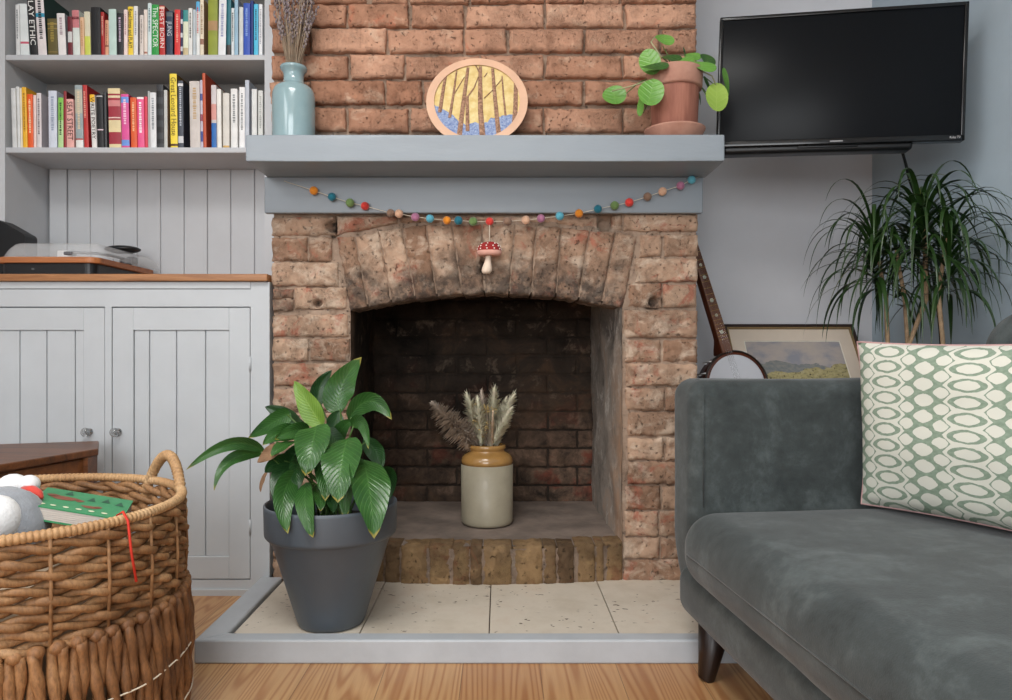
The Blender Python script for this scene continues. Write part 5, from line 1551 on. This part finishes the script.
m.v = [p for p in m.v]; bl_(m).build('tension_hoop', mat('hoop_dark', (56, 48, 44), .35, .1, metal=.6), bj)
for i in range(16):
    a = 2 * PI * (i + .5) / 16
    if abs(a - PI / 2) < .2: continue
    ca, sa = math.cos(a), math.sin(a)
    m = MB(); m.tube([((RB + .006) * ca, -.027, (RB + .006) * sa), ((RB + .009) * ca, -.016, (RB + .009) * sa), ((RB + .009) * ca, .02, (RB + .009) * sa)], .0022, 6)
    m.rbox((RB + .006) * ca - .004, (RB + .006) * ca + .004, .008, .018, (RB + .006) * sa - .004, (RB + .006) * sa + .004, .0015, 1)
    bl_(m).build('tension_hook', M['chrome'] if i % 4 == 0 else mat('hook_dark', (70, 62, 56), .35, .1, metal=.7) if 'hookd' not in M else M['hookd'], bj)
    if 'hookd' not in M: M['hookd'] = bpy.data.materials.get('hook_dark')
N0, N1 = RB + .001, .455
m = MB()
def nk(p):
    t = (p.z - N0) / (N1 - N0); k = 1 - .22 * t
    heel = .030 * (1 - smooth(0, .16, t))
    y = p.y + (heel if p.y > -.015 else 0)
    return (p.x * k, y, p.z)
m.rbox(-.017, .017, -.026, .0, N0, N1, .006, 3, (1, 1, 24), 0, nk); ne = bl_(m).build('neck', M['neck_wood'], bj)
m = MB()
def fbx(p):
    t = (p.z - N0) / (N1 - N0); return (p.x * (1 - .22 * t), p.y, p.z)
m.rbox(-.017, .017, -.0325, -.0262, N0 + .002, N1, .001, 1, (1, 1, 20), 0, fbx); bl_(m).build('fretboard', M['finger'], bj)
m = MB(); z = N1; L = N1 + .0
for f in range(1, 18):
    z = N1 - (N1 + .04) * (1 - 2 ** (-f / 12.0))
    if z < N0 + .006: break
    w = .0165 * (1 - .22 * (z - N0) / (N1 - N0)); m.box(-w, w, -.0335, -.0324, z - .0006, z + .0006)
bl_(m).build('frets', M['brass'], bj)
for z, r in ((.385, .0052), (.345, .0062), (.270, .0066), (.222, .0048), (.168, .0058)):
    m = lat([(.001, .0327), (r, .0327), (r, .0332)], 16)
    for p in m.v: p.z += z
    bl_(m).build('inlay_dot', cmat((206, 208, 190)), ne)
m = MB()
hp = [(-.013, N1), (.013, N1), (.026, N1 + .03), (.024, N1 + .085), (.006, N1 + .10), (-.006, N1 + .10), (-.024, N1 + .085), (-.026, N1 + .03)]
m.prism([(x, -.020, z) for x, z in hp], (0, .013, 0)); bl_(m).build('headstock', M['neck_wood'], bj)
for sx_ in (-1, 1):
    for z in (N1 + .04, N1 + .072):
        m = MB(); m.tube([(sx_ * .015, -.03, z), (sx_ * .015, -.0, z)], .003, 8); m.rbox(sx_ * .015 - .005, sx_ * .015 + .005, 0, .012, z - .006, z + .006, .002, 2); bl_(m).build('tuning_peg', M['chrome'], bj)
m = MB()
for x in (-.009, -.003, .003, .009): m.tube([(x * .8, -.0345, N1), (x, -.040, -.03), (x, -.033, -RB + .004)], .0004, 4)
bl_(m).build('strings', M['chrome'], bj)
m = MB(); m.rbox(-.02, .02, -.040, -.0285, -.034, -.028, .001, 1); bl_(m).build('bridge', M['finger'], bj)

# spiky plant in its pot
dc = Vector((1.07, 1.955, TT))
dr = thing('dragon_tree', 'spiky drooping green dragon tree with bare canes in the alcove behind the cushion', 'plant', dc)
mb = MB(); mb.lathe([(.095, 0), (.10, .004), (.122, .115), (.128, .118), (.130, .138), (.126, .141), (.118, .135), (.10, .02), (.02, .015)], dc, 48); mb.build('pot', M['pot'], dr)
mb = MB(); mb.lathe([(.117, .11), (.117, .125)], dc, 32); mb.build('soil', M['soil'], dr)
heads = [(874, 232, 2.00, 30, [(888, 352), (886, 300)], .86), (921, 206, 1.93, 34, [(906, 352), (926, 300), (925, 245)], .98), (949, 230, 1.88, 28, [(944, 352), (938, 292)], .84), (896, 250, 1.95, 7, [(908, 350), (905, 300)], .8)]
wx = lambda y: CORN[0] + (CORN[1] - y) * .0967 - .008
def strap(base, az, el, L, w, mm, droop, name='leaf', into=None):
    m = into or MB(); V = []; U = []; p = Vector(base); n = 14
    d = Vector((math.cos(az) * math.cos(el), math.sin(az) * math.cos(el), math.sin(el)))
    for j in range(n + 1):
        t = j / n
        s = Vector((-math.sin(az), math.cos(az), 0))
        nr = s.cross(d).normalized()
        ww = w * .5 * min(1, t * 6 + .5) * (1 - t ** 2.2) + .0003
        q = p.copy()
        lim = wx(q.y)
        if q.x > lim: q.x = lim - .001
        if q.y > 2.485: q.y = 2.485
        V += [q - s * ww + nr * ww * .25, q, q + s * ww + nr * ww * .25]; U += [(0, t), (.5, t), (1, t)]
        p = p + d * (L / n)
        d = (d + Vector((0, 0, -1)) * droop * (.25 + t) * (1.0 / n) * 2.2).normalized()
    m.add(V, [(j * 3 + i, j * 3 + i + 1, j * 3 + i + 4, j * 3 + i + 3) for j in range(n) for i in range(2)], 0, U)
    return None if into else m.build(name, mm, dr)
mass = MB()
for hi, (px, py, Y, cnt, cane, sc) in enumerate(heads):
    top_ = P(px, py, Y)
    cp = [dc + Vector((.03 * (hi - 1.3), 0, .13))] + [P(a, b, Y + .01) for a, b in cane] + [top_]
    m = MB(); m.tube(cp, [.006] * (len(cp) - 1) + [.004], 8); cn = m.build('cane', M['cane'], dr)
    for k in range(cnt):
        az = k * 2.39996 + hi; f = k / cnt
        el = R(82 - 70 * f + rnd.uniform(-10, 10))
        L = (rnd.uniform(.10, .15) if f < .12 else rnd.uniform(.24, .37)) * sc
        light = (hi == 1 and k in (1, 2)) or (hi == 1 and k == cnt - 2)
        strap(top_ - Vector((0, 0, .15 * f)), az, el, L, rnd.uniform(.010, .015), M['drac_light' if light else 'drac'], rnd.uniform(1.3, 2.4) + .8 * (1 - f))

    for k in range(int(cnt * 1.5)):
        az = k * 2.39996 + hi + 1.1; f = k / (cnt * 1.5)
        strap(top_ - Vector((0, 0, .17 * f)), az, R(66 - 66 * f + rnd.uniform(-12, 12)), rnd.uniform(.22, .36) * sc, rnd.uniform(.008, .013), None, rnd.uniform(1.9, 3.2) + .7 * (1 - f), into=mass)
tag(mass.build('leaf', M['drac'], dr), kind='stuff')
# ================================================================== sofa
so = thing('sofa', 'grey velvet sofa with rounded arms and dark tapered legs', 'sofa', (.391, 1.461, 0), (0, 0, R(5.5)))
V_m = M['velvet']
def soft(x0, x1, y0, y1, z0, z1, r, name, fn=None, mid=(10, 6, 8), k=5, puff=.0):
    m = MB()
    cx_, cy_, cz_ = (x0 + x1) / 2, (y0 + y1) / 2, (z0 + z1) / 2
    def f(p):
        if fn: p = Vector(fn(p))
        if puff:
            a = max(0, 1 - ((p.x - cx_) / (x1 - x0) * 2) ** 2); b = max(0, 1 - ((p.y - cy_) / (y1 - y0) * 2) ** 2)
            p = Vector((p.x, p.y, p.z + puff * (a * b) ** .5 * (1 if p.z > cz_ else 0)))
        n = noise.noise((p.x * 7, p.y * 7, p.z * 7)) * .0022
        return (p.x + n, p.y + n, p.z + n)
    m.rbox(x0, x1, y0, y1, z0, z1, r, k, mid, 0, f)
    return local(m, so).build(name, V_m, so)
def armfn(p):
    # the foot of the arm tucks in at the front
    t = smooth(.30, .12, p.z) if p.z < .30 else 0
    t = 1 - smooth(.12, .30, p.z)
    return (p.x + .022 * t * max(0, 1 - p.x / .3), p.y, p.z)
soft(0, .86, .0, .14, .125, .617, .038, 'arm', armfn, (18, 4, 14))
soft(0, .86, -1.90, -1.76, .125, .617, .038, 'arm', armfn, (18, 4, 14))
soft(-.012, .85, -1.82, .07, .128, .235, .035, 'seat_base', None, (12, 30, 4))
soft(-.038, .645, -1.757, -.003, .212, .358, .066, 'seat_cushion', None, (14, 30, 5), 6, .014)
soft(.55, .86, -1.765, .005, .20, .765, .085, 'backrest', lambda p: (p.x + max(0, p.z - .3) * .12 * (1 if p.x < .72 else .1), p.y, p.z), (8, 30, 12), 6)
m = MB()
m.tube([(-.0375, -1.70, .285), (-.0385, -.9, .2855), (-.0375, -.07, .285)], .0016, 6)
local(m, so).build('cushion_seam', V_m, so)
m = MB()
m.tube([(.022, -.0015, .36), (.022, -.0012, .585), (.026, .012, .605), (.03, .04, .6165), (.03, .1, .6165)], .0014, 6)
local(m, so).build('arm_seam', V_m, so)
for x, y in ((.060, .018), (.060, -1.80), (.78, .03), (.78, -1.80)):
    m = MB(); sgn = -1 if x < .4 else 1; sy_ = 1 if y > -.5 else -1
    m.tube([(x + .026 * sgn, y + .0 * sy_, 0), (x + .024 * sgn, y, .004), (x, y, .15)], [.0160, .0170, .039], 20)
    local(m, so).build('leg', M['leg_wood'], so)

# cushion
def cushion_mat():
    t = NT('printed_cushion_cotton')
    tc = t.n('TexCoord'); s = t.n('SeparateXYZ', {0: tc.outputs['UV']})
    wob = t.n('TexNoise', {'Scale': 34, 'Detail': 3, 'Vector': tc.outputs['UV']}).outputs[0]
    wv = t.math('MULTIPLY', t.math('SUBTRACT', wob, .5), 9.0)
    x = t.math('ADD', t.math('MULTIPLY', t.math('SUBTRACT', t.math('MULTIPLY', s.outputs[0], .50), .0855), 335 / .165), wv)
    y = t.math('ADD', t.math('MULTIPLY', s.outputs[1], .335 * 53 / .0316), wv)
    ax = t.math('ABSOLUTE', t.math('MULTIPLY', t.math('SUBTRACT', t.math('FRACT', t.math('ADD', t.math('DIVIDE', x, 335.0), 20.5)), .5), 335.0))
    r0 = t.math('MULTIPLY', t.math('ABSOLUTE', t.math('SUBTRACT', t.math('FRACT', t.math('ADD', t.math('DIVIDE', y, 53.0), 20.5)), .5)), 53.0)   # 0 on the rows
    r1 = t.math('SUBTRACT', 26.5, r0)                                                                                                     # 0 between them
    def lozenge(cx_, ry_, a, b, p):
        u = t.math('POWER', t.math('DIVIDE', t.math('ABSOLUTE', t.math('SUBTRACT', ax, cx_)), a), p)
        v = t.math('POWER', t.math('DIVIDE', ry_, b), 1.7)
        return t.math('LESS_THAN', t.math('ADD', u, v), 1.0)
    cream = t.math('MAXIMUM', lozenge(167.5, r0, 41, 21.5, 1.3), lozenge(97, r1, 31, 19, 1.25))
    zone = t.math('LESS_THAN', ax, t.math('MULTIPLY_ADD', r0, -1.25, 90.0))
    rr = t.math('SQRT', t.math('ADD', t.math('POWER', t.math('DIVIDE', ax, 68.0), 1.65), t.math('POWER', t.math('DIVIDE', r0, 21.5), 1.8)))
    ring = t.math('MULTIPLY', t.math('GREATER_THAN', rr, .74), t.math('LESS_THAN', rr, 1.04))
    cream = t.math('MAXIMUM', cream, t.math('MULTIPLY', zone, t.math('SUBTRACT', 1.0, ring)))
    green = t.ramp(t.n('TexNoise', {'Scale': 60, 'Detail': 3, 'Vector': tc.outputs['UV']}).outputs[0], [(.3, lin((122, 141, 122))), (.7, lin((146, 163, 144)))])
    col = t.mix(cream, green, lin((214, 214, 202)))
    t.set(Base_Color=col, Roughness=.85)
    t.bump(t.n('TexNoise', {'Scale': 300, 'Detail': 2, 'Vector': tc.outputs['UV']}).outputs[0], .15, .002)
    return t.m
M['cushion'] = cushion_mat()
cd = Vector((.43, -.905, 0)).normalized(); cn_ = Vector((cd.y, -cd.x, 0))       # along, and facing the room
if cn_.x > 0: cn_ = -cn_
cu = (Vector((0, 0, 1)) * math.cos(R(3)) - cn_ * math.sin(R(3)) - cd * .07).normalized()
cO = Vector((.722, 1.438, .372))
cf = cn_ * math.cos(R(7)) + Vector((0, 0, 1)) * math.sin(R(7))
cs = thing('cushion', 'cream cushion with sage green chain pattern leaning on the sofa back', 'cushion', cO + cd * .25)
CWd, CHt, CTh = .50, .325, .062
def cpt(u, v, side):
    a, b = u * 2 - 1, v * 2 - 1
    pinch = .035 * (1 - a * a) ; pv = .022 * (1 - b * b)
    x = CWd * (u - .5) * (1 - .05 * (1 - b * b) * 1) + CWd * .5
    z = CHt * .5 + CHt * (v - .5) * (1 - .06 * (1 - a * a))
    f = max(0, (1 - a * a) * (1 - b * b)) ** .42
    wr = noise.noise((u * 5, v * 4, side)) * .006 * f
    return cO + cd * x + cu * z + cf * (side * CTh * f + wr)
mb = MB(); mb.grid(lambda u, v: cpt(u, v, 1), 44, 34); mb.grid(lambda u, v: cpt(u, v, -.85), 44, 34)
mb.build('cover', M['cushion'], cs)
mb = MB(); L = []
for i in range(30): L.append(cpt(i / 30, 0, 0))
for i in range(30): L.append(cpt(1, i / 30, 0))
for i in range(30): L.append(cpt(1 - i / 30, 1, 0))
for i in range(30): L.append(cpt(0, 1 - i / 30, 0))
mb.tube(L, .0022, 6, closed=True)
mb.build('piping', mat('pink_piping', (186, 150, 148), .8, .05), cs)

# ================================================================== light and camera
def area(name, loc, target, sx_, sy_, power, col=(1, 1, 1)):
    l = bpy.data.lights.new(name, 'AREA'); l.shape = 'RECTANGLE'; l.size = sx_; l.size_y = sy_; l.energy = power; l.color = col
    o = bpy.data.objects.new(name, l); COL.objects.link(o); o.location = loc
    o.rotation_euler = (Vector(target) - Vector(loc)).to_track_quat('-Z', 'Y').to_euler()
    return o
area('window_daylight', ((WX0 + WX1) / 2, YR + .02, (WZ0 + WZ1) / 2), ((WX0 + WX1) / 2 + .1, 2, .9), WX1 - WX0 - .1, WZ1 - WZ0 - .1, 74, (.96, .985, 1.0))
area('side_window_daylight', (XL + .02, .1, 1.62), (0, .5, 1.2), 1.3, 1.0, 26, (.95, .98, 1.0))
lp = bpy.data.lights.new('ceiling_lamp', 'AREA'); lp.shape = 'DISK'; lp.size = 1.0; lp.energy = 44; lp.color = (1, .985, .96)
lo_ = bpy.data.objects.new('ceiling_lamp', lp); COL.objects.link(lo_); lo_.location = (-.35, .3, CZ2 - .06)
w = bpy.data.worlds.new('daylight'); SC.world = w; w.use_nodes = True
bg = w.node_tree.nodes['Background']; bg.inputs[0].default_value = (.86, .92, 1, 1); bg.inputs[1].default_value = 1.0
cam = bpy.data.cameras.new('camera'); co = bpy.data.objects.new('camera', cam); COL.objects.link(co)
co.location = (0, 0, CH); co.rotation_euler = (R(90), 0, 0)
cam.sensor_width = 36; cam.sensor_fit = 'HORIZONTAL'; cam.lens = F / 1012 * 36
cam.shift_x = 6 / 1012; cam.shift_y = 2 / 1012
cam.clip_start = .02
SC.camera = co
vs_ = SC.view_settings
SC.display_settings.display_device = 'sRGB'
vs_.view_transform = 'Standard'; vs_.look = 'None'; vs_.gamma = 1; vs_.use_curve_mapping = False
vs_.exposure = -0.30
